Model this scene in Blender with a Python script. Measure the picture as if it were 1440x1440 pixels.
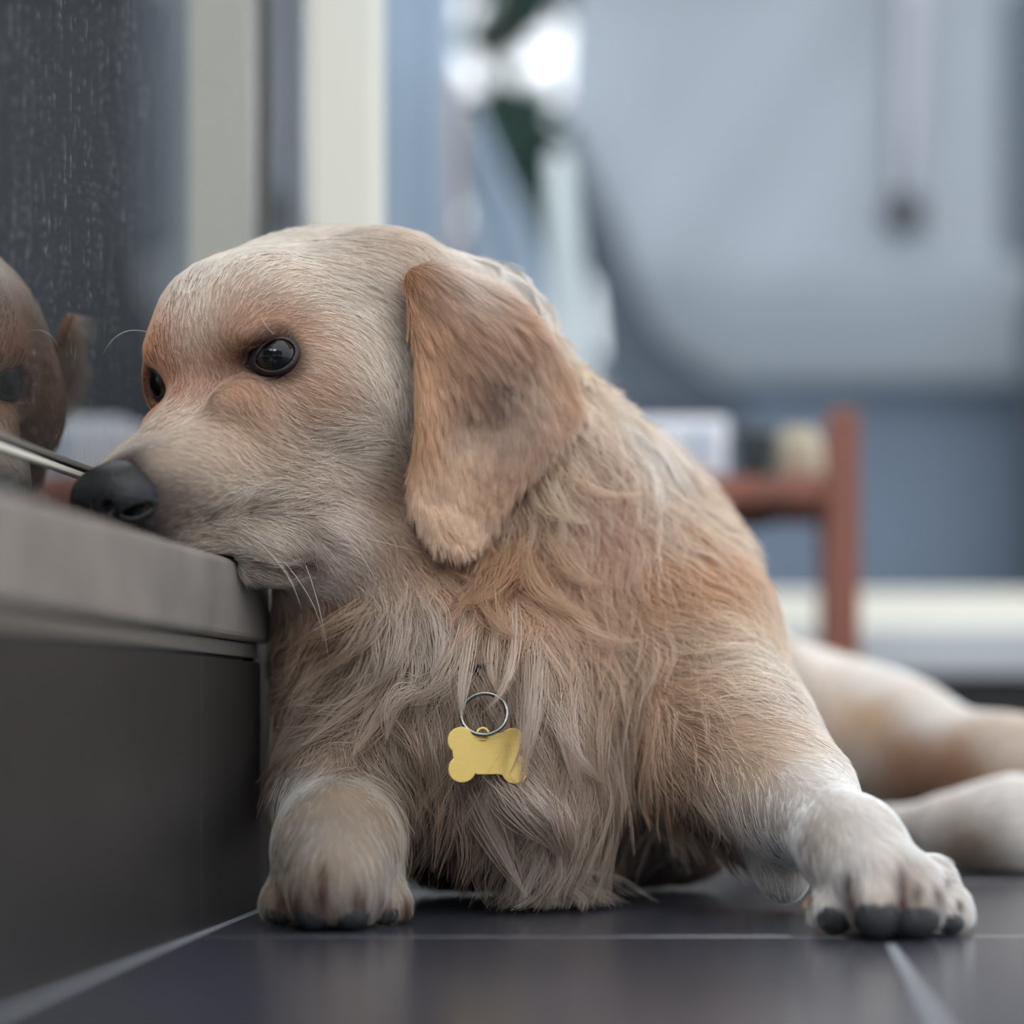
import bpy, math, random
import numpy as np
import openvdb as vdb
from mathutils import Vector

for o in list(bpy.data.objects): bpy.data.objects.remove(o)
SC = bpy.context.scene
COL = SC.collection
RS = np.random.RandomState(7)
random.seed(7)
FUR = 1.0          # strand count factor

# ------------------------------------------------------------------ camera
FPX, VX, VY, CH = 3000.0, 1050.0, 1003.0, 0.106      # focal in px, vanishing point, camera height
cam_d = bpy.data.cameras.new('camera'); cam = bpy.data.objects.new('camera', cam_d); COL.objects.link(cam)
cam.location = (0, 0, CH); cam.rotation_euler = (math.pi/2, 0, 0)
cam_d.sensor_width = 36; cam_d.lens = FPX/1440*36
cam_d.shift_x = -(VX-720)/1440; cam_d.shift_y = (VY-720)/1440
cam_d.clip_start = .02
cam_d.dof.use_dof = True; cam_d.dof.focus_distance = 1.11; cam_d.dof.aperture_fstop = (cam_d.lens/1000)/0.033
SC.camera = cam

def P(px, py, Y):
    return np.array([(px-VX)/FPX*Y, Y, CH-(py-VY)/FPX*Y])

# ------------------------------------------------------------------ world, light, exposure
SC.view_settings.view_transform = 'Standard'; SC.view_settings.look = 'None'
SC.view_settings.gamma = 1; SC.view_settings.use_curve_mapping = False
SC.view_settings.exposure = 0.55
w = bpy.data.worlds.new('overcast_sky'); SC.world = w; w.use_nodes = True
nt = w.node_tree; bg = nt.nodes['Background']
tc = nt.nodes.new('ShaderNodeTexCoord'); sx = nt.nodes.new('ShaderNodeSeparateXYZ')
rp = nt.nodes.new('ShaderNodeValToRGB')
nt.links.new(tc.outputs['Generated'], sx.inputs[0]); nt.links.new(sx.outputs['Z'], rp.inputs[0])
rp.color_ramp.elements[0].position = 0.0; rp.color_ramp.elements[0].color = (.50, .55, .60, 1)
rp.color_ramp.elements[1].position = 1.0; rp.color_ramp.elements[1].color = (.96, .98, 1.0, 1)
nt.links.new(rp.outputs[0], bg.inputs[0]); bg.inputs[1].default_value = 2.2
sun_d = bpy.data.lights.new('soft_sun', 'SUN'); sun = bpy.data.objects.new('soft_sun', sun_d); COL.objects.link(sun)
sun_d.energy = 1.2; sun_d.angle = math.radians(40); sun_d.color = (1, .95, .88)
sun.rotation_euler = (Vector((0.15, 0.35, 1.0))).to_track_quat('Z', 'Y').to_euler()

win_d = bpy.data.lights.new('bright_opening', 'AREA'); win_l = bpy.data.objects.new('bright_opening', win_d); COL.objects.link(win_l)
win_d.shape = 'RECTANGLE'; win_d.size = .62; win_d.size_y = .40; win_d.energy = 9; win_d.color = (.86, .93, 1)
win_l.location = (.06, -1.25, 1.35); win_l.rotation_euler = (win_l.location-Vector((-.2, 1.1, .29))).to_track_quat('Z', 'Y').to_euler()
SC.cycles.max_bounces = 8; SC.cycles.diffuse_bounces = 3; SC.cycles.transparent_max_bounces = 8
SC.cycles.use_denoising = True

# ------------------------------------------------------------------ helpers
def tag(o, label=None, cat=None, group=None, kind=None):
    if label: o['label'] = label
    if cat: o['category'] = cat
    if group: o['group'] = group
    if kind: o['kind'] = kind
    return o

def srgb(r, g, b):
    f = lambda c: ((c/255+.055)/1.055)**2.4 if c > 10 else c/255/12.92
    return (f(r), f(g), f(b))

def mat(name, col, rough=.6, metal=0, noise=0, nscale=30, bump=0, bscale=80, spec=.5, col2=None, nstretch=(1, 1, 1), detail=4, **kw):
    m = bpy.data.materials.new(name); m.use_nodes = True; t = m.node_tree; b = t.nodes['Principled BSDF']
    b.inputs['Base Color'].default_value = (*col, 1); b.inputs['Roughness'].default_value = rough
    b.inputs['Metallic'].default_value = metal; b.inputs['Specular IOR Level'].default_value = spec
    for k, v in kw.items(): b.inputs[k].default_value = v
    if noise or bump:
        tc = t.nodes.new('ShaderNodeTexCoord'); mp = t.nodes.new('ShaderNodeMapping'); mp.inputs['Scale'].default_value = nstretch
        t.links.new(tc.outputs['Object'], mp.inputs[0])
    if noise:
        n = t.nodes.new('ShaderNodeTexNoise'); n.inputs['Scale'].default_value = nscale; n.inputs['Detail'].default_value = detail
        t.links.new(mp.outputs[0], n.inputs[0])
        r = t.nodes.new('ShaderNodeValToRGB'); c2 = col2 or tuple(c*(1-noise) for c in col)
        r.color_ramp.elements[0].position = .35; r.color_ramp.elements[0].color = (*c2, 1)
        r.color_ramp.elements[1].position = .65; r.color_ramp.elements[1].color = (*col, 1)
        t.links.new(n.outputs[0], r.inputs[0]); t.links.new(r.outputs[0], b.inputs['Base Color'])
    if bump:
        n2 = t.nodes.new('ShaderNodeTexNoise'); n2.inputs['Scale'].default_value = bscale
        t.links.new(mp.outputs[0], n2.inputs[0]); bp = t.nodes.new('ShaderNodeBump')
        bp.inputs['Strength'].default_value = bump; bp.inputs['Distance'].default_value = .002
        t.links.new(n2.outputs[0], bp.inputs['Height']); t.links.new(bp.outputs[0], b.inputs['Normal'])
    return m

def mesh_obj(name, verts, faces, material=None, parent=None, smooth=False):
    me = bpy.data.meshes.new(name)
    verts = np.asarray(verts, dtype=np.float32)
    if isinstance(faces, np.ndarray):
        k = faces.shape[1]; me.vertices.add(len(verts)); me.vertices.foreach_set('co', verts.ravel())
        me.loops.add(faces.size); me.loops.foreach_set('vertex_index', faces.astype(np.int32).ravel())
        me.polygons.add(len(faces)); me.polygons.foreach_set('loop_start', np.arange(0, faces.size, k, dtype=np.int32))
        me.polygons.foreach_set('loop_total', np.full(len(faces), k, dtype=np.int32)); me.update(); me.validate()
    else:
        me.from_pydata([tuple(map(float, v)) for v in verts], [], faces)
    if smooth: me.polygons.foreach_set('use_smooth', np.ones(len(me.polygons), dtype=bool))
    if material: me.materials.append(material)
    o = bpy.data.objects.new(name, me); COL.objects.link(o)
    if parent: o.parent = parent
    return o

def box(name, x0, x1, y0, y1, z0, z1, material, parent=None, bevel=0, seg=2):
    v = [(x0,y0,z0),(x1,y0,z0),(x1,y1,z0),(x0,y1,z0),(x0,y0,z1),(x1,y0,z1),(x1,y1,z1),(x0,y1,z1)]
    f = [(0,3,2,1),(4,5,6,7),(0,1,5,4),(1,2,6,5),(2,3,7,6),(3,0,4,7)]
    o = mesh_obj(name, v, f, material, parent)
    if bevel:
        bv = o.modifiers.new('bevel', 'BEVEL'); bv.width = bevel; bv.segments = seg; bv.limit_method = 'NONE'
    return o

def empty(name, loc=(0, 0, 0)):
    o = bpy.data.objects.new(name, None); COL.objects.link(o); o.location = loc; o.empty_display_size = .05
    return o

def adopt(parent, *objs):                 # parent without moving (parents are unrotated)
    for o in objs:
        o.parent = parent; o.matrix_parent_inverse.identity()
        o.location = Vector(o.location) - Vector(parent.location)

def tube(name, pts, rad, material, parent=None, n=10, closed=False):
    pts = np.asarray(pts, float); m = len(pts)
    rad = np.full(m, rad) if np.isscalar(rad) else np.asarray(rad)
    if closed: tan = np.roll(pts, -1, 0)-np.roll(pts, 1, 0)
    else: tan = np.gradient(pts, axis=0)
    tan /= np.linalg.norm(tan, axis=1)[:, None]+1e-12
    ref = np.array([0, 0, 1.]) if abs(tan[:, 2]).mean() < .8 else np.array([0, 1., 0])
    a = np.cross(tan, ref); a /= np.linalg.norm(a, axis=1)[:, None]; b = np.cross(tan, a)
    th = np.arange(n)/n*2*np.pi
    V = pts[:, None]+rad[:, None, None]*(np.cos(th)[None, :, None]*a[:, None]+np.sin(th)[None, :, None]*b[:, None])
    V = V.reshape(-1, 3); F = []
    mm = m if closed else m-1
    for i in range(mm):
        j = (i+1) % m
        for k in range(n): F.append((i*n+k, i*n+(k+1) % n, j*n+(k+1) % n, j*n+k))
    if not closed: F.append(tuple(range(n-1, -1, -1))); F.append(tuple((m-1)*n+k for k in range(n)))
    return mesh_obj(name, V, F, material, parent, True)

def lathe(name, prof, center, material, parent=None, n=32):
    V = []; F = []
    for r, z in prof:
        for k in range(n):
            a = 2*math.pi*k/n; V.append((center[0]+r*math.cos(a), center[1]+r*math.sin(a), center[2]+z))
    for i in range(len(prof)-1):
        for k in range(n): F.append((i*n+k, i*n+(k+1) % n, (i+1)*n+(k+1) % n, (i+1)*n+k))
    return mesh_obj(name, V, F, material, parent, True)
# ------------------------------------------------------------------ the terrace
XE, XG = -.264, -.349           # sill edge, glass plane
ZT = CH+.0800                   # sill top
M_tile = mat('dark_porcelain_tile', srgb(56, 57, 66), .24, noise=.25, nscale=6, bump=.05, bscale=300, spec=.6)
M_riser = mat('dark_riser_tile', srgb(46, 44, 44), .42, noise=.25, nscale=8, spec=.4)
M_grout = mat('grey_grout', srgb(128, 132, 138), .8, noise=.2, nscale=60)
M_sill = mat('polished_grey_marble', srgb(138, 132, 126), .24, noise=.22, nscale=22, detail=8)
M_cream = mat('cream_painted_aluminium', srgb(230, 226, 212), .45)
M_white = mat('white_marble', srgb(200, 205, 208), .5, noise=.1, nscale=10)
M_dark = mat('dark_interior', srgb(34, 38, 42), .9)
M_bluegrey = mat('blue_grey_painted_panel', srgb(98, 112, 130), .55, noise=.12, nscale=3)
def clothify(m, f=.5):
    t = m.node_tree; b = t.nodes['Principled BSDF']; o = t.nodes['Material Output']
    tl = t.nodes.new('ShaderNodeBsdfTranslucent'); mx = t.nodes.new('ShaderNodeMixShader'); mx.inputs[0].default_value = f
    src = b.inputs['Base Color']
    if src.is_linked: t.links.new(src.links[0].from_socket, tl.inputs[0])
    else: tl.inputs[0].default_value = src.default_value
    t.links.new(b.outputs[0], mx.inputs[1]); t.links.new(tl.outputs[0], mx.inputs[2]); t.links.new(mx.outputs[0], o.inputs[0])
    return m
M_canvas = clothify(mat('pale_grey_canvas', srgb(180, 186, 193), .8, noise=.06, nscale=2.0), .55)
M_canvas_d = mat('dark_grey_canvas', srgb(90, 95, 104), .8)
M_wood = mat('red_brown_wood', srgb(148, 88, 68), .45, noise=.3, nscale=25, nstretch=(1, 1, .12))
M_alu = mat('grey_aluminium', srgb(150, 148, 142), .3, metal=.6)
M_rubber = mat('black_rubber_seal', srgb(20, 20, 22), .5)

TW, GW = .331, .005
floor = box('floor', -1.3, 2.2, -.55, 2.58, -.03, -.0012, M_grout); tag(floor, kind='structure')
yl = 1.016; xl = XE+GW/2
k = 0
for i in range(-3, 8):
    for j in range(-5, 5):
        x0 = xl+i*TW; y0 = yl+j*TW+GW/2
        if x0 > 2.2 or y0 < -.7 or y0 > 2.5 or (x0 < XE-.01 and y0 < 1.7): continue
        if k == 0:
            proto = box('tile', 0, TW-GW, 0, TW-GW, -.010, 0, M_tile, floor, .0012, 2); t = proto
        else:
            t = bpy.data.objects.new('tile', proto.data); COL.objects.link(t); t.parent = floor
            bv = t.modifiers.new('bevel', 'BEVEL'); bv.width = .0012; bv.segments = 2; bv.limit_method = 'NONE'
        t.location = (x0, y0, random.uniform(-.0002, .0001)-.0001); k += 1

# step with marble sill at left
step = box('wall_left', -1.6, XG-.014, -.5, 1.76, -.03, ZT-.001, M_riser); tag(step, kind='structure')
core = box('step_core', XG-.014, XE-.014, -.5, 1.178, -.03, ZT-.043, M_grout); tag(core, kind='structure'); core.name = 'trim_1'
for y0, y1 in ((-.28, .044), (.05, .377), (.383, .713), (.717, 1.0475), (1.0495, 1.176)):
    tile = box('tile', XE-.014, XE-.004, y0, y1, -.001, ZT-.052, M_riser, core, .0006)
bead = box('edge_bead', XE-.014, XE-.0055, -.5, 1.176, ZT-.050, ZT-.042, M_alu, core, .001)
back_core = box('trim_1', XG-.014, XE-.014, 1.203, 1.5, -.03, ZT-.002, M_riser); tag(back_core, kind='structure')
# sill slab with rounded end corner
def slab(name, x0, x1, y0, y1, z0, z1, r, material):
    pl = [(x0, y0), (x1, y0)]
    for a in np.linspace(0, math.pi/2, 9): pl.append((x1-r+r*math.cos(a), y1-r+r*math.sin(a)))
    pl += [(x0, y1)]
    n = len(pl); V = [(x, y, z0) for x, y in pl]+[(x, y, z1) for x, y in pl]
    F = [tuple(range(n-1, -1, -1)), tuple(range(n, 2*n))]+[(i, (i+1) % n, n+(i+1) % n, n+i) for i in range(n)]
    o = mesh_obj(name, V, F, material); bv = o.modifiers.new('bevel', 'BEVEL'); bv.width = .004; bv.segments = 3
    return o
sill = slab('windowsill_slab', XG-.01, XE, -.5, 1.20, ZT-.0415, ZT, .02, M_sill)
tag(sill, 'polished grey marble sill slab the dog rests its muzzle on', 'windowsill')

# glass
def glass_mat():
    m = bpy.data.materials.new('dusty_window_glass'); m.use_nodes = True; t = m.node_tree; t.nodes.clear()
    out = t.nodes.new('ShaderNodeOutputMaterial'); mx = t.nodes.new('ShaderNodeMixShader'); fr = t.nodes.new('ShaderNodeFresnel'); fr.inputs[0].default_value = 1.9
    tr = t.nodes.new('ShaderNodeBsdfTransparent'); tr.inputs[0].default_value = (.8, .86, .86, 1)
    gl = t.nodes.new('ShaderNodeBsdfGlossy'); gl.inputs['Roughness'].default_value = .012
    df = t.nodes.new('ShaderNodeBsdfDiffuse'); df.inputs[0].default_value = (.5, .5, .48, 1)
    tc = t.nodes.new('ShaderNodeTexCoord'); mp = t.nodes.new('ShaderNodeMapping'); mp.inputs['Scale'].default_value = (1, 300, 25)
    n = t.nodes.new('ShaderNodeTexNoise'); n.inputs['Scale'].default_value = 1; n.inputs['Detail'].default_value = 6
    n2 = t.nodes.new('ShaderNodeTexNoise'); n2.inputs['Scale'].default_value = 260; n2.inputs['Detail'].default_value = 2
    r = t.nodes.new('ShaderNodeValToRGB'); r.color_ramp.elements[0].position = .5; r.color_ramp.elements[1].position = .95
    r.color_ramp.elements[0].color = (.03, .03, .03, 1); r.color_ramp.elements[1].color = (.35, .35, .35, 1)
    ma = t.nodes.new('ShaderNodeMath'); ma.operation = 'MULTIPLY'; ma.inputs[1].default_value = 1.7
    fm = t.nodes.new('ShaderNodeMath'); fm.operation = 'MULTIPLY_ADD'; fm.inputs[1].default_value = .55; fm.inputs[2].default_value = .42; fm.use_clamp = True
    mb = t.nodes.new('ShaderNodeMath'); mb.operation = 'MULTIPLY'
    m2 = t.nodes.new('ShaderNodeMixShader')
    L = t.links.new
    L(tc.outputs['Object'], mp.inputs[0]); L(mp.outputs[0], n.inputs[0]); L(tc.outputs['Object'], n2.inputs[0])
    L(n2.outputs[0], ma.inputs[0]); L(n.outputs[0], mb.inputs[0]); L(ma.outputs[0], mb.inputs[1]); L(mb.outputs[0], r.inputs[0])
    L(fr.outputs[0], fm.inputs[0]); L(fm.outputs[0], mx.inputs[0]); L(tr.outputs[0], mx.inputs[1]); L(gl.outputs[0], mx.inputs[2])
    L(r.outputs[0], m2.inputs[0]); L(mx.outputs[0], m2.inputs[1]); L(df.outputs[0], m2.inputs[2]); L(m2.outputs[0], out.inputs[0])
    return m
M_glass = glass_mat()
win = box('window_1', XG-.0005, XG, -.48, 1.755, ZT-.002, 1.5, M_glass); tag(win, kind='structure')
box('rail', XG-.001, XG+.0035, .25, 1.60, CH+.1276, CH+.1304, M_alu, win, .0006)
box('rail', XG-.001, XG+.0030, .25, 1.60, CH+.1228, CH+.1258, M_cream, win, .0006)
box('seal', XG-.001, XG+.0010, .25, 1.60, CH+.1259, CH+.1275, M_rubber, win)
# dark room behind the glass
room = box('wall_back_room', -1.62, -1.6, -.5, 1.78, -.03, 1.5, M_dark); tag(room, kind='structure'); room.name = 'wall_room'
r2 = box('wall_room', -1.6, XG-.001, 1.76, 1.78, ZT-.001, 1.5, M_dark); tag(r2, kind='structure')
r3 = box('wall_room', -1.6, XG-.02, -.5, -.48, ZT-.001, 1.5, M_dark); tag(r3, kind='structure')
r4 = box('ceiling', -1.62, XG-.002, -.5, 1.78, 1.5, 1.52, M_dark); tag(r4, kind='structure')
# cream frame post
post = box('trim_2', -.331, -.279, 1.60, 1.645, 0, 1.5, M_cream, None, .003); tag(post, kind='structure')
box('groove', -.3315, -.325, 1.597, 1.602, 0, 1.5, M_alu, post)

# back of the terrace
YB = 2.6
def bx(px0, px1, py0, py1, Y, D, name, m, bevel=0, **k):
    a = P(px0, py0, Y); b = P(px1, py1, Y)
    return box(name, a[0], b[0], Y, Y+D, b[2], a[2], m, None, bevel)
curb = box('wall_back', -1.3, 2.2, YB-.03, YB+.25, -.03, P(0, 950, YB)[2], M_riser); tag(curb, kind='structure')
bs = box('trim_3', -.9, 2.2, YB-.06, YB+.2, P(0, 950, YB)[2]+.0005, P(0, 884, YB)[2], M_white, None, .004); tag(bs, kind='structure')
cr = box('trim_4', -.9, 2.2, YB, YB+.06, P(0, 884, YB)[2]+.0005, P(0, 832, YB)[2], M_cream, None, .004); tag(cr, kind='structure')
YC = 5.0
pn = box('wall_parapet', -1.2, 4.5, YC+.01, YC+.08, 0, P(0, 500, YC)[2], M_bluegrey); tag(pn, kind='structure')
lt = box('trim_5', P(800, 0, YC)[0], 4.5, YC-.30, YC-.22, P(0, 10, YC)[2], P(0, 10, YC)[2]+.2, M_canvas_d); tag(lt, kind='structure')
rw = box('wall_right', P(1444, 0, YC)[0]-.03, 4.5, YC-.26, YC-.2, 0, P(0, 10, YC)[2]+.2, mat('dark_slate_wall', srgb(34, 40, 47), .7)); tag(rw, kind='structure')
M_roof = mat('white_painted_soffit', srgb(190, 190, 186), .8)
rf = box('roof', XG-.002, 2.2, 1.05, 1.95, 1.53, 1.6, M_roof); tag(rf, kind='structure')  # unseen terrace roof, placed and sized to cut light from above
wf = box('wall_sky_blocker', -2.6, 3.4, -2.4, -2.3, -.03, 1.9, mat('grey_sky_blocker', srgb(112, 112, 112), .8)); tag(wf, kind='structure')  # unseen, added behind the camera to block the low front sky
# ------------------------------------------------------------------ canvas, curtains, garden, stool
def sheet(name, fn, nu, nv, material, thick=.002, parent=None):
    V = np.array([fn(i/(nu-1), j/(nv-1)) for j in range(nv) for i in range(nu)])
    F = np.array([(j*nu+i, j*nu+i+1, (j+1)*nu+i+1, (j+1)*nu+i) for j in range(nv-1) for i in range(nu-1)])
    o = mesh_obj(name, V, F, material, parent, True)
    so = o.modifiers.new('thickness', 'SOLIDIFY'); so.thickness = thick
    return o
def interp(v, pts): return float(np.interp(v, [p[0] for p in pts], [p[1] for p in pts]))
def canvas(u, v):
    py = -20+v*560
    xl = interp(py, [(-20, 812), (190, 800), (260, 834), (350, 876), (430, 904), (480, 930), (510, 975), (540, 1030)])
    px = xl+u*(1440-xl)
    d = 0.20*math.sin(min(1, max(0, (540-py)/150))*math.pi/2)           # bulges out, tucks under at the hem
    ex = max(0, 1-(px-xl)/60.); d -= .05*ex*ex
    # diagonal tension folds
    q = (px-1160)*.83+(py-50)*.56; d += .030*math.exp(-(q/60)**2)+.020*math.exp(-((q-150)/70)**2)
    d += .012*math.sin(px*.009+py*.004)+.004*math.sin(px*.03)
    p = P(px, py, YC-.08)
    return (p[0], YC-.08-d, p[2])
cv = sheet('canvas_cover', canvas, 90, 60, M_canvas)
tag(cv, 'large pale grey canvas awning sheet hanging at the back of the terrace', 'awning')
M_clear = mat('smoky_clear_vinyl', srgb(62, 72, 84), .35)
def rrect(name, px0, px1, py0, py1, Y, r, th, material, parent=None):
    pts = []
    for cx, cy, a0 in ((px1-r, py1-r, 0), (px0+r, py1-r, 90), (px0+r, py0+r, 180), (px1-r, py0+r, 270)):
        for a in np.linspace(a0, a0+90, 7): pts.append((cx+r*math.cos(math.radians(a)), cy+r*math.sin(math.radians(a))))
    n = len(pts); V = [P(x, y, Y) for x, y in pts]+[P(x, y, Y)+np.array([0, th, 0]) for x, y in pts]
    F = [tuple(range(n)), tuple(range(2*n-1, n-1, -1))]+[(i, n+i, n+(i+1) % n, (i+1) % n) for i in range(n)]
    return mesh_obj(name, V, F, material, parent)
rrect('vinyl_window', 1408, 1466, -20, 365, YC-.295, 28, .012, M_clear, cv)

# hanging strap with a dark toggle
M_strap = mat('pinkish_white_webbing', srgb(160, 157, 167), .8)
st = sheet('strap', lambda u, v: tuple(P(interp(v, [(0, 1290), (.5, 1280), (1, 1272)])+(u-.5)*interp(v, [(0, 34), (.6, 26), (1, 10)]), -30+v*315, YC-.36)+np.array([0, .01*math.sin(v*5)+.006*math.cos(u*6), 0])), 6, 20, M_strap, .003)
tag(st, 'pinkish white webbing strap hanging in front of the grey canvas', 'strap')
c = P(1271, 300, YC-.36)
tg = lathe('toggle', [(0, .045), (.024, .040), (.042, .020), (.045, 0), (.040, -.026), (.020, -.042), (0, -.045)], c, M_rubber, st)
cd = sheet('cord', lambda u, v: tuple(P(1258+(u-.5)*9, -30+v*310, YC-.34)), 3, 8, M_canvas_d, .002, st)

# dark slanted strip left of it
def band(u, v):
    py = 170+v*420
    a = interp(py, [(170, 800), (260, 812), (400, 832), (590, 850)]); b = interp(py, [(170, 830), (300, 880), (430, 930), (590, 1060)])
    p = P(a+u*(b-a), py, YC-.002); return (p[0], YC-.002-.012*math.sin(u*math.pi), p[2])
M_band = mat('slate_grey_strip', srgb(78, 86, 98), .8)
bd = sheet('slanted_strip', band, 12, 20, M_band); tag(bd, 'dark slate strip slanting down beside the pale awning', 'awning')
# curtains
M_curt = clothify(mat('blue_grey_curtain', srgb(184, 198, 212), .85, noise=.1, nscale=4), .5)
M_curt2 = clothify(mat('whitish_curtain', srgb(232, 238, 240), .85, noise=.12, nscale=8), .5)
def curtain(px0, px1, py0, py1, Y, amp, nf, right=None):
    def fn(u, v):
        py = py0+v*(py1-py0); r = interp(py, right) if right else px1
        p = P(px0+u*(r-px0), py, Y); return (p[0], Y+amp*math.sin(u*nf*2*math.pi+.6*math.sin(v*4)), p[2])
    return fn
c1 = sheet('curtain', curtain(20, 640, -200, 1100, 3.1, .012, 11), 240, 10, M_curt)
tag(c1, 'blue grey curtain hanging behind the cream window post', 'curtain')
c2 = sheet('curtain', curtain(655, 745, 150, 1104, 3.1, .012, 2, [(150, 668), (260, 715), (330, 755), (480, 775), (1104, 800)]), 50, 14, M_curt)
tag(c2, 'grey curtain drawn aside below the bright gap above the dog\'s ear', 'curtain')
c3 = sheet('curtain', curtain(772, 832, 215, 1120, 3.0, .010, 1.5, [(215, 800), (300, 812), (480, 835), (1120, 850)]), 40, 10, M_curt2)
tag(c3, 'narrow whitish curtain beside the dark slanting strip', 'curtain')
M_pole = mat('pinkish_grey_pole', srgb(128, 116, 118), .6)
a = P(640, 0, 3.0); pl = tube('pole', [(a[0], a[1], .0), (a[0], a[1], 1.0)], .009, M_pole); tag(pl, 'thin pinkish grey pole standing beside the blue grey curtain', 'pole')

# garden behind
M_ground = mat('garden_soil', srgb(90, 95, 84), .9, noise=.3)
gd = box('ground', -6, 6, YB+.26, 14, -.05, 0.0, M_ground); tag(gd, kind='structure')
M_leaf = mat('dark_green_leaf', srgb(56, 84, 76), .6, noise=.3, nscale=3)
M_bark = mat('bark', srgb(80, 70, 62), .9)
tree = empty('garden_tree', (P(690, 0, 7.)[0], 7., 0)); tag(tree, 'dark green tree in the garden seen through the bright gap', 'tree')
tk = tube('trunk', [(0, 0, 0), (.02, 0, .9), (0, .02, 1.8), (.03, 0, 2.9)], [.05, .045, .04, .02], M_bark, tree)
V = []; F = []
R2 = np.random.RandomState(3)
def leafcloud(px, py, r, n, Y=7.):
    c = P(px, py, Y)-np.array(tree.location)
    for _ in range(n):
        q = R2.normal(size=3); q = q/np.linalg.norm(q)*r*R2.rand()**.4; q[1] *= .6
        a = R2.normal(size=3); a /= np.linalg.norm(a); b = np.cross(a, R2.normal(size=3)); b /= np.linalg.norm(b)
        s = .045*(.6+R2.rand()); p = c+q; i = len(V)
        nn = np.cross(a, b)*s*.25
        V.extend([p-a*s*1.6, p+b*s*.55+nn, p+a*s*1.6, p-b*s*.55+nn, p-nn]); F.extend([(i, i+1, i+4), (i+1, i+2, i+4), (i+2, i+3, i+4), (i+3, i, i+4)])
for px, py, r, n in ((725, 175, .14, 160), (715, 240, .16, 200), (760, 250, .13, 120), (668, 170, .08, 60), (735, 15, .10, 90), (580, 60, .14, 160), (690, 50, .10, 26), (790, 330, .14, 200), (700, 400, .2, 300), (850, 200, .12, 120), (845, -40, .2, 120), (680, -70, .14, 120)):
    leafcloud(px, py, r, n)
lf = mesh_obj('foliage', V, F, M_leaf, tree); lf['kind'] = 'stuff'
hd = []
V = []; F = []
ctr = np.array([P(1000, 0, 11)[0], 11, 0])
hedge = empty('hedge', tuple(ctr)); tag(hedge, 'low dark hedge far behind the curtains', 'hedge')
for _ in range(3000):
    p = np.array([R2.uniform(-5, 5), R2.uniform(-.3, .3), R2.uniform(0, .95)]); a = R2.normal(size=3); a /= np.linalg.norm(a); b = np.cross(a, R2.normal(size=3)); b /= np.linalg.norm(b)
    s = .14; i = len(V); nn = np.cross(a, b)*s*.2
    V.extend([p-a*s, p+b*s*.6, p+a*s, p-b*s*.6, p+nn]); F.extend([(i, i+1, i+4), (i+1, i+2, i+4), (i+2, i+3, i+4), (i+3, i, i+4)])
o = mesh_obj('foliage', V, F, M_leaf, hedge); o['kind'] = 'stuff'

# wooden stool with things on it
YS = 2.0
s0 = P(1185, 0, YS)[0]; s1 = P(800, 0, YS)[0]
seat_z = P(0, 668, YS)[2]; top_z = P(0, 578, YS)[2]; hw = .0155
stool = empty('wooden_stand', ((s0+s1)/2, YS+.11, 0)); tag(stool, 'low red brown wooden plant stand behind the dog\'s shoulder', 'stand')
sx_, sy_ = (s0-s1)/2, .11
for ax, ay in ((1, -1), (-1, -1), (1, 1), (-1, 1)):
    p = box('leg', ax*sx_-hw, ax*sx_+hw, ay*sy_-hw, ay*sy_+hw, 0, top_z, M_wood, stool, .003)
for ay in (-1, 1):
    box('rail', -sx_+hw, sx_-hw, ay*sy_-.010, ay*sy_+.010, seat_z-.026, seat_z-.008, M_wood, stool, .002)
for ax in (-1, 1):
    box('rail', ax*sx_-.010, ax*sx_+.010, -sy_+hw, sy_-hw, seat_z-.026, seat_z-.008, M_wood, stool, .002)
for i in range(5):
    yy = -sy_+.004+i*.0435
    box('slat', -sx_+hw+.001, sx_-hw-.001, yy, yy+.038, seat_z-.0078, seat_z, M_wood, stool, .001)
br = tube('bracket', [(.03*math.cos(a)+.045+sx_-.13, -.1, seat_z-.027-.020*math.sin(a)) for a in np.linspace(0, math.pi, 9)], .003, M_rubber, stool)
# white box, dark pot, beige block
M_wplast = clothify(mat('white_plastic', srgb(246, 249, 253), .4), .5)
M_blue = mat('pale_blue_plastic', srgb(150, 176, 200), .4)
a = P(893, 0, YS)[0]; b = P(1020, 0, YS)[0]
wb = empty('white_storage_box', ((a+b)/2, YS+.075, seat_z)); tag(wb, 'white plastic box with pale blue corner strip on the wooden stand', 'box')
bw = (b-a)/2; bh = P(0, 582, YS)[2]-seat_z
box('body', -bw, bw, -.05, .05, .0003, bh-.010, M_wplast, wb, .008, 4)
box('lid', -bw-.002, bw+.002, -.052, .052, bh-.0098, bh, M_wplast, wb, .004)
box('stripe', bw-.030, bw-.022, -.0512, -.046, .004, bh-.011, M_blue, wb, .0006)
a = P(1060, 0, YS)[0]
M_pot = mat('dark_green_glazed_pot', srgb(52, 62, 64), .35)
h = P(0, 592, YS)[2]-seat_z
pt = empty('plant_pot', (a, YS+.07, seat_z)); tag(pt, 'dark green glazed pot between the white box and the beige block', 'pot')
lathe('body', [(0, .0004), (.014, .0004), (.017, .01), (.020, h-.008), (.020, h-.001), (.018, h-.001), (.017, h-.012), (0, h-.012)], (0, 0, 0), M_pot, pt)
lathe('rim', [(.0205, h-.009), (.0225, h-.007), (.0225, h-.001), (.0205, h), (.018, h)], (0, 0, 0), M_pot, pt)
M_beige = mat('beige_stoneware', srgb(196, 186, 164), .7, noise=.15, nscale=40)
a = P(1126, 0, YS)[0]; h = P(0, 588, YS)[2]-seat_z
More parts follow.
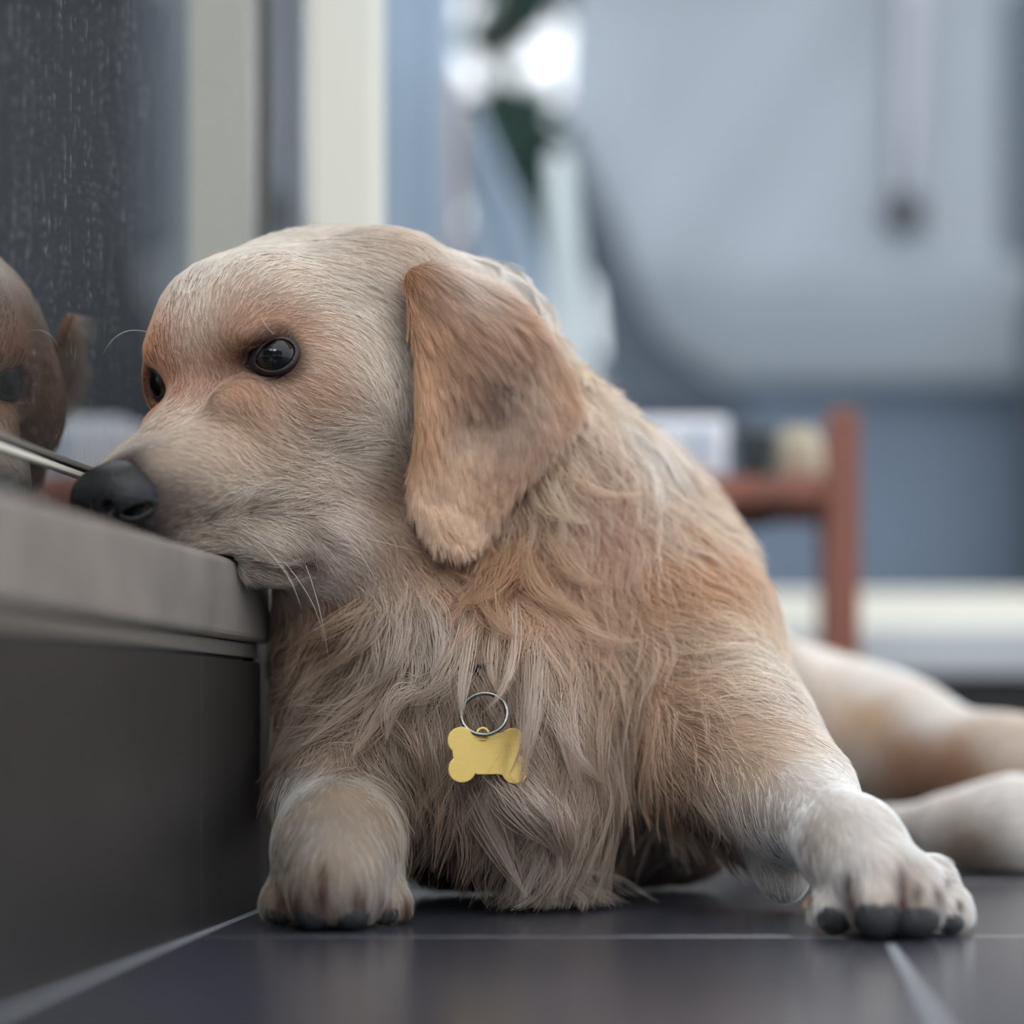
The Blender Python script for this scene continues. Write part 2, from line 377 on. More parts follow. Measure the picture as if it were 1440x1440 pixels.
jg = lathe('stoneware_jar', [(0, .0004), (.021, .0004), (.024, .006), (.0235, h*.6), (.019, h*.85), (.016, h-.004), (.017, h), (.013, h), (.012, h-.01), (0, h-.01)], (a, YS+.07, seat_z), M_beige)
tag(jg, 'beige stoneware jar beside the front corner post of the wooden stand', 'jar')
# ------------------------------------------------------------------ the dog: one smooth-blended body
S = .367e-3
def n_(v): v = np.asarray(v, float); return v/np.linalg.norm(v)
eyeN, eyeF = P(385, 502, 1.098), P(224, 537, 1.140)
HO = (eyeN+eyeF)/2
HL = n_(eyeN-eyeF)
th, ph = math.radians(31), math.radians(17)
HF = np.array([-math.sin(th)*math.cos(ph), -math.cos(th)*math.cos(ph), -math.sin(ph)]); HF = n_(HF-HL*np.dot(HF, HL)); HU = np.cross(HF, HL)
HM = np.stack([HF, HL, HU])                         # rows: head axes
def H(f, l, u): return HO+(f*HF+l*HL+u*HU)*.001

PR = []      # primitives: (kind, params, k, bbox)
def cone(a, b, ra, rb, k=.02, sub=False):
    a = np.asarray(a, float); b = np.asarray(b, float); m = max(ra, rb)+k+.02
    PR.append(('c', (a, b, ra, rb), k, np.minimum(a, b)-m, np.maximum(a, b)+m, sub))
def ell(c, r, M=np.eye(3), k=.015, sub=False):
    c = np.asarray(c, float); r = np.asarray(r, float)*1.0; m = max(r)+k+.02
    PR.append(('e', (c, r, M), k, c-m, c+m, sub))
def hell(f, l, u, rf, rl, ru, k=.012, sub=False, yaw=0, pit=0):
    cy, sy = math.cos(math.radians(yaw)), math.sin(math.radians(yaw)); cp, sp = math.cos(math.radians(pit)), math.sin(math.radians(pit))
    A = np.array([[cp*cy, cp*sy, sp], [-sy, cy, 0], [-sp*cy, -sp*sy, cp]])
    ell(H(f, l, u), np.array([rf, rl, ru])*.001, A@HM, k, sub)
def hcone(a, b, ra, rb, k=.012): cone(H(*a), H(*b), ra*.001, rb*.001, k)
def pc(a, b, k=.03):            # a,b = (px,py,Y,r_px)
    cone(P(*a[:3]), P(*b[:3]), a[3]/FPX*a[2], b[3]/FPX*b[2], k)
def prim(pr, X):
    if pr[0] == 'c':
        a, b, ra, rb = pr[1]; ba = b-a; L2 = ba@ba
        t = np.clip(((X-a)@ba)/L2, 0, 1); d = X-a-t[:, None]*ba
        return np.sqrt((d*d).sum(1))-(ra+(rb-ra)*t)
    c, r, M = pr[1]; q = (X-c)@M.T; k0 = np.sqrt(((q/r)**2).sum(1)); k1 = np.sqrt(((q/r**2)**2).sum(1))+1e-9
    return k0*(k0-1)/k1
def sdf(X):
    D = np.full(len(X), .05)
    for pr in PR:
        m = np.all((X > pr[3]) & (X < pr[4]), axis=1)
        if not m.any(): continue
        d = prim(pr, X[m]); k = pr[2]; a = D[m]
        if pr[5]:
            h = np.clip(.5-.5*(a+d)/k, 0, 1); D[m] = a*(1-h)-d*h+k*h*(1-h)
        else:
            h = np.clip(.5+.5*(a-d)/k, 0, 1); D[m] = a*(1-h)+d*h-k*h*(1-h)
    return D
# --- trunk, neck, legs first (big blends)
pc((850, 880, 1.36, 165), (1105, 1020, 1.62, 92), .06)          # trunk
ell(P(885, 850, 1.30), (.074, .085, .083), k=.06)                # withers / shoulder hump
pc((800, 980, 1.27, 195), (840, 1085, 1.25, 130), .06)           # rib cage
pc((660, 560, 1.24, 120), (740, 720, 1.25, 150), .05)            # neck
pc((740, 720, 1.25, 150), (780, 900, 1.26, 190), .06)
pc((545, 800, 1.18, 95), (640, 960, 1.19, 150), .05)             # throat
pc((475, 930, 1.22, 62), (520, 1020, 1.21, 95), .05)             # far shoulder
pc((690, 1020, 1.16, 130), (730, 1120, 1.15, 85), .05)           # fore chest
pc((985, 900, 1.22, 105), (1045, 1050, 1.17, 95), .05)           # near shoulder
pc((445, 775, 1.165, 50), (470, 930, 1.20, 72), .035)
pc((385, 783, 1.118, 26), (450, 775, 1.145, 46), .03)
pc((735, 1090, 1.145, 78), (785, 1160, 1.15, 42), .04)
pc((650, 1165, 1.24, 84), (960, 1150, 1.285, 88), .04)
# near foreleg (dog's left, right in picture)
pc((1040, 1060, 1.16, 88), (1120, 1130, 1.13, 66), .04)
pc((1120, 1125, 1.12, 68), (1200, 1195, 1.045, 58), .03)
pc((1200, 1195, 1.045, 56), (1240, 1240, 1.015, 58), .025)
pc((1085, 1190, 1.165, 38), (1102, 1236, 1.145, 34), .02)
# far foreleg (left in picture)
pc((490, 1040, 1.20, 85), (475, 1130, 1.15, 74), .04)
pc((475, 1130, 1.14, 76), (474, 1195, 1.08, 74), .03)
pc((474, 1195, 1.08, 72), (474, 1240, 1.05, 66), .025)
# hind quarters
pc((1110, 1010, 1.66, 92), (1260, 1055, 1.60, 80), .05)
pc((1240, 1052, 1.60, 78), (1425, 1090, 1.52, 56), .05)
pc((1425, 1090, 1.52, 60), (1560, 1130, 1.50, 55), .05)
pc((1230, 1165, 1.47, 30), (1345, 1168, 1.43, 36), .02)
pc((1345, 1168, 1.43, 38), (1425, 1165, 1.42, 60), .03)
pc((1425, 1165, 1.42, 58), (1550, 1175, 1.45, 45), .03)
# paws
def paw(cx, cy, Y, s, toes=(-.74, -.27, .25, .70)):
    r = s/FPX*Y
    for dx, (dy, dY, q) in zip(toes, ((.20, .018, .36), (.10, -.006, .41), (.10, -.006, .41), (.22, .016, .36))):
        c = P(cx+dx*s, cy+dy*s, Y+dY)
        ell(c, (q*r*.86, q*r*1.15, q*r*1.05), k=.004)
        c2 = P(cx+dx*s*.75, cy-.25*s, Y+dY+.02)
        cone(c2, c, q*r*.9, q*r*.8, .006)
    ell(P(cx, cy-.02*s, Y+.028), (.74*r, .80*r, .55*r), k=.012)
paw(474, 1252, 1.055, 100)
TOES_R = (-.70, -.13, .40, .84)
paw(1246, 1262, 1.012, 104, TOES_R)
# --- head
hell(-62, 0, 8, 74, 60, 52, .02)
hell(-92, 0, 18, 46, 48, 42, .02)
pc((570, 405, 1.17, 70), (650, 470, 1.20, 100), .04)
hell(-28, 17, 22, 42, 31, 31); hell(-30, -14, 22, 40, 29, 31)
hell(-45, 50, -22, 42, 20, 30, .02); hell(-45, -50, -22, 42, 20, 30, .02)     # cheeks
hell(-70, 38, -42, 40, 26, 32, .025); hell(-70, -38, -42, 40, 26, 32, .025)   # jaw muscle
hcone((-12, 0, -11), (42, 0, -36), 28, 18, .014)
hcone((42, 0, -37), (84, 0, -50), 18, 14, .012)
hell(50, 15, -45, 46, 18, 18, .012); hell(50, -14, -48, 46, 16, 16, .012)
hell(30, 24, -48, 46, 16, 22, .014); hell(30, -24, -48, 46, 16, 22, .014)     # flews
hell(-2, 30, -58, 30, 14, 20, .012); hell(-2, -30, -58, 30, 14, 20, .012)
hell(80, 13, -56, 20, 11, 12, .010); hell(80, -13, -56, 20, 11, 12, .010)
hcone((85, 0, -62), (-10, 0, -72), 12, 24, .012)                               # lower jaw
hcone((-10, 12, -74), (-80, 20, -66), 22, 34, .025)
hcone((-10, -12, -74), (-80, -20, -66), 22, 34, .025)
hell(0, 30, 13, 17, 19, 9, .016); hell(0, -24, 14, 15, 13, 9, .016)            # brows
hell(20, 32, -17, 20, 11, 10, .014); hell(-6, 37, -33, 28, 13, 18, .018); hell(-22, 43, -24, 22, 13, 18, .018); hell(16, -25, -22, 16, 9, 9, .012)      # under the eyes
hell(2, 0, 12, 20, 18, 17, .02); hell(0, -38, -4, 14, 7, 15, .010)
pc((250, 752, 1.085, 30), (375, 778, 1.118, 30), .02)                                          # stop furrow
hell(6, 42, 0, 12.5, 10, 10.2, .004, True, 0, 0); hell(4, 39, 12.5, 13, 10, 3.6, .006); hell(13, -28, -1, 10, 8, 8.5, .003, True, 0, 0)                            # eye sockets
hell(-40, 0, -40, 20, 20, 20)
def surf(px, py, y0=.98):
    Y = y0
    for _ in range(200):
        d = sdf(P(px, py, Y)[None])[0]
        if d < .0003 or Y > 1.5: break
        Y += max(d*.7, .0004)
    return P(px, py, Y)
lipp = [surf(*q) for q in ((330, 792), (365, 803), (400, 806), (430, 802), (447, 790))]
for a_, b_ in zip(lipp, lipp[1:]): cone(a_, b_, .0022, .0026, .005, True)
fold = [surf(*q) for q in ((452, 760), (470, 775), (468, 800))]
for a_, b_ in zip(fold, fold[1:]): cone(a_, b_, .002, .002, .008, True)

def floorcut(X, D):
    D = np.maximum(D, -(X[:, 2]-.0015))
    q = np.maximum(X[:, 0]-(XE+.001), X[:, 2]-(ZT+.001)); q = np.maximum(q, X[:, 1]-1.202)   # inside sill slab/step when <0
    D = np.maximum(D, -q)
    D = np.maximum(D, -(X[:, 0]-(XG+.002)))
    return D
class Field:
    def __init__(s, lo, hi, h, fn, cut=None):
        s.lo = np.array(lo, float); s.h = h; s.n = (np.ceil((np.array(hi)-s.lo)/h/8).astype(int))*8
        nb = s.n//8; s.A = np.full(s.n, .05, np.float32)
        g = [s.lo[a]+(np.arange(nb[a])*8+3.5)*h for a in range(3)]
        C = np.stack(np.meshgrid(*g, indexing='ij'), -1).reshape(-1, 3)
        dc = np.concatenate([fn(C[i:i+400000]) for i in range(0, len(C), 400000)])
        idx = np.stack(np.meshgrid(*[np.arange(b) for b in nb], indexing='ij'), -1).reshape(-1, 3)
        lim = 8*h*.9+.012
        far = np.abs(dc) > lim
        B = s.A.reshape(nb[0], 8, nb[1], 8, nb[2], 8)
        fi = idx[far]; B[fi[:, 0], :, fi[:, 1], :, fi[:, 2], :] = np.clip(dc[far], -.05, .05)[:, None, None, None]
        ni = idx[~far]; o = np.arange(8)
        off = np.stack(np.meshgrid(o, o, o, indexing='ij'), -1).reshape(-1, 3)
        for i in range(0, len(ni), 1500):
            b = ni[i:i+1500]; X = (b[:, None]*8+off[None]).reshape(-1, 3)*h+s.lo
            D = fn(X).reshape(len(b), 8, 8, 8); B[b[:, 0], :, b[:, 1], :, b[:, 2], :] = D
        if cut:
            for i in range(s.n[0]):
                yy, zz = np.meshgrid(s.lo[1]+np.arange(s.n[1])*h, s.lo[2]+np.arange(s.n[2])*h, indexing='ij')
                X = np.stack([np.full(yy.size, s.lo[0]+i*h), yy.ravel(), zz.ravel()], -1)
                s.A[i] = cut(X, s.A[i].ravel()).reshape(s.A[i].shape)
    def __call__(s, X):
        q = (X-s.lo)/s.h; q = np.clip(q, 0, s.n-1.001); i = q.astype(int); f = (q-i).astype(np.float32)
        r = 0
        for dx in (0, 1):
            for dy in (0, 1):
                for dz in (0, 1):
                    wgt = (f[:, 0] if dx else 1-f[:, 0])*(f[:, 1] if dy else 1-f[:, 1])*(f[:, 2] if dz else 1-f[:, 2])
                    r = r+wgt*s.A[i[:, 0]+dx, i[:, 1]+dy, i[:, 2]+dz]
        return r
    def grad(s, X):
        h = s.h; g = np.stack([s(X+np.eye(3)[a]*h)-s(X-np.eye(3)[a]*h) for a in range(3)], -1)
        return g/(np.linalg.norm(g, axis=1)[:, None]+1e-9)
    def mesh(s):
        g = vdb.FloatGrid(); g.copyFromArray(s.A, tolerance=0)
        v, t, q = g.convertToPolygons(isovalue=0.0, adaptivity=0)
        v = np.array(v)*s.h+s.lo; q = np.array(q)
        return v, q[:, ::-1] if len(q) else q
BF = Field((-.36, .96, -.01), (.30, 1.80, .37), .0023, sdf, floorcut)
bv_, bq_ = BF.mesh()
# ------------------------------------------------------------------ eyes, nose, ears
camv = np.array([0, 0, CH])
def head_local(p): return HM@(np.asarray(p)-HO)
axN = n_(HM@n_(camv-eyeN)+np.array([0, .10, .05])); axF = n_(axN*np.array([1, -.6, 1]))
ER = .0132
eyeNc, eyeFc = H(-2.5, 40, 0), H(3.5, -26, -1)
def raycast(field, px, py, y0=.95, y1=1.75, n=700):
    px = np.atleast_1d(px).astype(float); py = np.atleast_1d(py).astype(float)
    Y = np.full(len(px), y0); hit = np.zeros(len(px), bool)
    for _ in range(90):
        X = np.stack([(px-VX)/FPX*Y, Y, CH-(py-VY)/FPX*Y], -1)
        d = field(X); d = np.where(hit, 0, d); hit |= (d < .0004) & (Y < y1)
        Y = np.where(hit, Y, np.minimum(Y+np.maximum(d*.75, .0004), y1))
    return Y, Y < y1-.001

def eye_mat():
    m = bpy.data.materials.new('dark_brown_eye'); m.use_nodes = True; t = m.node_tree; b = t.nodes['Principled BSDF']; L = t.links.new
    tc = t.nodes.new('ShaderNodeTexCoord'); sp = t.nodes.new('ShaderNodeSeparateXYZ'); L(tc.outputs['Object'], sp.inputs[0])
    r = t.nodes.new('ShaderNodeValToRGB'); e = r.color_ramp.elements
    e[0].position = 0; e[0].color = (.10, .08, .08, 1); e[1].position = 1; e[1].color = (.002, .002, .003, 1)
    for p, c in ((.35, (.06, .05, .05)), (.45, (.006, .006, .007)), (.58, (.018, .010, .007)), (.78, (.026, .014, .009)), (.87, (.003, .003, .004))):
        q = e.new(p); q.color = (*c, 1)
    L(sp.outputs['Z'], r.inputs[0])
    dv = t.nodes.new('ShaderNodeMath'); dv.operation = 'MULTIPLY'; dv.inputs[1].default_value = 1/ER
    L(sp.outputs['Z'], dv.inputs[0]); L(dv.outputs[0], r.inputs[0]); L(r.outputs[0], b.inputs['Base Color'])
    b.inputs['Roughness'].default_value = .03; b.inputs['Specular IOR Level'].default_value = .32
    return m
M_eye = eye_mat()
M_lid = mat('dark_eyelid_skin', srgb(40, 32, 33), .45, bump=.4, bscale=900)
M_nose = mat('black_nose_leather', srgb(15, 16, 20), .26, noise=.3, nscale=120, bump=.5, bscale=750, spec=.36)
M_pad = mat('dark_paw_pad', srgb(32, 33, 37), .6, bump=.8, bscale=700)
M_claw = mat('horn_claw', srgb(84, 62, 54), .4)
body_parts = []
def sphere(name, r, material, nu=48, nv=24, bulge=0):
    V = []; F = []
    for i in range(nv+1):
        a = math.pi*i/nv
        rr = r+bulge*math.exp(-(a/.55)**2)
        for j in range(nu): V.append((rr*math.sin(a)*math.cos(2*math.pi*j/nu), rr*math.sin(a)*math.sin(2*math.pi*j/nu), rr*math.cos(a)))
    for i in range(nv):
        for j in range(nu): F.append((i*nu+j, i*nu+(j+1) % nu, (i+1)*nu+(j+1) % nu, (i+1)*nu+j)[::-1])
    return mesh_obj(name, V, np.array(F)[:, ::-1], material, None, True)
EYES = []
for c0, ax, sgn in ((eyeNc, axN, 1), (eyeFc, axF, -1)):
    wax = ax@HM                                         # world axis
    o = sphere('eye', ER, M_eye, bulge=.0006); o.location = c0
    o.rotation_euler = Vector(wax).to_track_quat('Z', 'Y').to_euler()
    EYES.append((c0, wax, o))
    # eyelid: almond ring lying on the ball
    up = n_(HU-wax*np.dot(HU, wax)); sd = np.cross(up, wax)      # sd points in image-left for near eye
    if np.dot(sd, HF) < 0: sd = -sd
    M2 = 64; ring = []; nr = 14
    th_ = np.arange(M2)/M2*2*np.pi
    ax_ = np.cos(th_)*.0094; ay_ = np.sin(th_)*.0078
    ay_ = np.where(ay_ > 0, ay_*1.0, ay_*.92); ay_ -= .0013*np.cos(th_)           # inner corner lower
    ax_ = np.where(ax_ > 0, ax_*(1+.16*np.abs(np.cos(th_))**6), ax_*(1+.06*np.abs(np.cos(th_))**6))
    def onball(x, y, rr):
        q = x*sd[None]+y*up[None]; rad = np.sqrt(np.maximum(rr**2-x[:, 0]**2-y[:, 0]**2, (rr*.18)**2)); return c0+q+wax*rad[:, None]
    V = []; prof = ((.99, ER+.0001), (1.00, ER+.0007), (1.05, ER+.0011), (1.12, ER+.0012), (1.22, ER+.0012), (1.36, ER+.0006), (1.5, ER-.001))
    for k_, rr in prof:
        V.append(onball((ax_*k_)[:, None], (ay_*k_)[:, None], rr+ (.0 if k_ < 1.3 else 0)))
    V = np.concatenate(V); F = [(i*M2+j, i*M2+(j+1) % M2, (i+1)*M2+(j+1) % M2, (i+1)*M2+j) for i in range(len(prof)-1) for j in range(M2)]
    l = mesh_obj('eyelid', V-c0, F, M_lid, None, True); l.location = c0
    so = l.modifiers.new('s', 'SOLIDIFY'); so.thickness = .0006
    body_parts += [o, l]

# nose
PR_body = PR; PR = []
hell(90, 0, -46, 17, 22, 17, .004); hell(93, 12, -48, 15, 12, 14, .006); hell(93, -12, -48, 15, 12, 14, .006)
hell(84, 0, -60, 18, 11, 11, .006); hell(100, 0, -42, 8, 15, 10, .006)
for s in (1, -1):
    hell(110, 9*s, -51, 9, 5, 5, .002, True, 10*s, 0); hell(100, 19*s, -54, 12, 7, 2.6, .002, True, 35*s, -12)
hell(113, 0, -55, 6, .9, 14, .0015, True)
NF = Field(H(92, 0, -48)-.032, H(92, 0, -48)+.032, .0007, sdf, lambda X, D: np.maximum(D, -(X[:, 0]-(XG+.002))))
nv, nq = NF.mesh(); nose_c = H(92, 0, -48)+np.array([.0014, 0, -.0024])
nose = mesh_obj('nose', nv-H(92, 0, -48), nq, M_nose, None, True); nose.location = nose_c
body_parts.append(nose); PR = PR_body

# ears
def poly_sdf(p, poly):
    d = np.full(len(p), 1e9); ins = np.zeros(len(p), bool); n = len(poly)
    for i in range(n):
        a = poly[i]; b = poly[(i+1) % n]; e = b-a; w_ = p-a; t = np.clip(w_@e/(e@e), 0, 1); q = w_-t[:, None]*e
        d = np.minimum(d, (q*q).sum(1))
        c = ((a[1] <= p[:, 1]) != (b[1] <= p[:, 1])) & (p[:, 0] < e[0]*(p[:, 1]-a[1])/(e[1]+1e-12)+a[0]); ins ^= c
    d = np.sqrt(d); return np.where(ins, -d, d)
def smooth_poly(pts, n=160):
    pts = np.array(pts, float)
    for _ in range(3):
        q = []; m = len(pts)
        for i in range(m):
            a = pts[i]; b = pts[(i+1) % m]; q += [a*.75+b*.25, a*.25+b*.75]
        pts = np.array(q)
    return pts
EARP = smooth_poly([(566, 376), (574, 430), (584, 500), (590, 600), (578, 680), (582, 712), (600, 748), (628, 768), (655, 768), (688, 742), (722, 690), (768, 634), (806, 580), (806, 545), (782, 492), (735, 434), (680, 392), (620, 368)])
gx = np.arange(530, 850, 8.); gy = np.arange(340, 800, 8.)
GX, GY = np.meshgrid(gx, gy, indexing='ij')
Ys, hit = raycast(BF, GX.ravel(), GY.ravel()); Ys = np.where(hit, Ys, np.nan).reshape(GX.shape)
bad = np.isnan(Ys); Ys[bad] = 1.22
for _ in range(40):
    pad = np.pad(Ys, 1, mode='edge'); sm = (pad[:-2, 1:-1]+pad[2:, 1:-1]+pad[1:-1, :-2]+pad[1:-1, 2:])/4
    Ys = np.minimum(sm, np.where(bad, sm, Ys))
for _ in range(6):
    pad = np.pad(Ys, 1, mode='edge'); Ys = (pad[:-2, 1:-1]+pad[2:, 1:-1]+pad[1:-1, :-2]+pad[1:-1, 2:])/4
def ear_y(px, py):
    u = np.clip((px-gx[0])/8, 0, len(gx)-1.01); v = np.clip((py-gy[0])/8, 0, len(gy)-1.01); i = u.astype(int); j = v.astype(int); f = u-i; g = v-j
    y = Ys[i, j]*(1-f)*(1-g)+Ys[i+1, j]*f*(1-g)+Ys[i, j+1]*(1-f)*g+Ys[i+1, j+1]*f*g
    fr = np.exp(-((px-np.interp(py, [376, 500, 600, 700, 770], [575, 590, 595, 590, 640]))/34)**2)
    return y-.007-.006*np.clip((py-400)/150, 0, 1)-.006*fr*np.clip((py-380)/80, 0, 1)+.004*np.exp(-((px-690)**2+(py-600)**2)/60**2)
ex0, ey0, st_ = 540, 350, 3.0
shape = (104, 152, 12)
I, J, K_ = np.meshgrid(*[np.arange(s) for s in shape], indexing='ij')
pp = np.stack([ex0+I*st_, ey0+J*st_], -1).reshape(-1, 2).astype(float); ww = ((K_-5.5)*st_).ravel()
d2 = poly_sdf(pp[::12], EARP).repeat(12); rr_ = 5.5
A = np.sqrt(np.maximum(d2+rr_, 0)**2+np.maximum(np.abs(ww)-7.5+rr_, 0)**2)-rr_+np.minimum(np.maximum(d2+rr_, np.abs(ww)-7.5+rr_), 0)
g_ = vdb.FloatGrid(); g_.copyFromArray(A.reshape(shape).astype(np.float32)); ev, _, eq = g_.convertToPolygons(isovalue=0, adaptivity=0)
ev = np.array(ev); eq = np.array(eq)
epx = ex0+ev[:, 0]*st_; epy = ey0+ev[:, 1]*st_; eY = ear_y(epx, epy)+(ev[:, 2]-5.5)*st_*S
EV = np.stack([(epx-VX)/FPX*eY, eY, CH-(epy-VY)/FPX*eY], -1)
EQ = eq
# the other ear: mirrored over the head's middle plane, lifted off the neck
loc = (EV-HO)@HM.T; loc[:, 1] *= -1; loc[:, 1] += .006
loc[:, 1] += .42*np.clip(.03-loc[:, 2], 0, .2); loc[:, 0] -= .15*np.clip(.03-loc[:, 2], 0, .2)
EV2 = HO+loc@HM
for _ in range(6):
    d = BF(EV2); g = BF.grad(EV2); EV2 = EV2+g*np.clip(.005-d, -0.0, .03)[:, None]*.8
EV2 = EV2-HF*.010
for _ in range(5):
    d = BF(EV2); g = BF.grad(EV2); EV2 = EV2+g*np.clip(.005-d, 0, .02)[:, None]
EQ2 = EQ[:, ::-1]
# ------------------------------------------------------------------ coat: colour, length and direction guides
SAT, LIFT_ = .66, 1.16
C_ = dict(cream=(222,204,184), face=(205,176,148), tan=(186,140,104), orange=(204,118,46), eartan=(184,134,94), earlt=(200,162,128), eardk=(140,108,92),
  ruff=(196,146,102), rust=(166,110,66), chest=(158,132,108), chest_shade=(122,97,78), pale=(220,206,194), white=(232,235,238), shoulder=(208,172,138),  # darker chest tone has the shade on chest and belly painted in
  gold=(204,140,80), goldl=(218,184,146), muz=(200,178,156), grey=(158,146,138), dark=(70,58,56), pink=(196,110,98), legw_shade=(172,168,164), leg=(166,148,126), earor=(192,136,84), brown=(120,72,56), pinkb=(168,112,92))  # leg greys hold the far foreleg's shade; dark also shades the belly
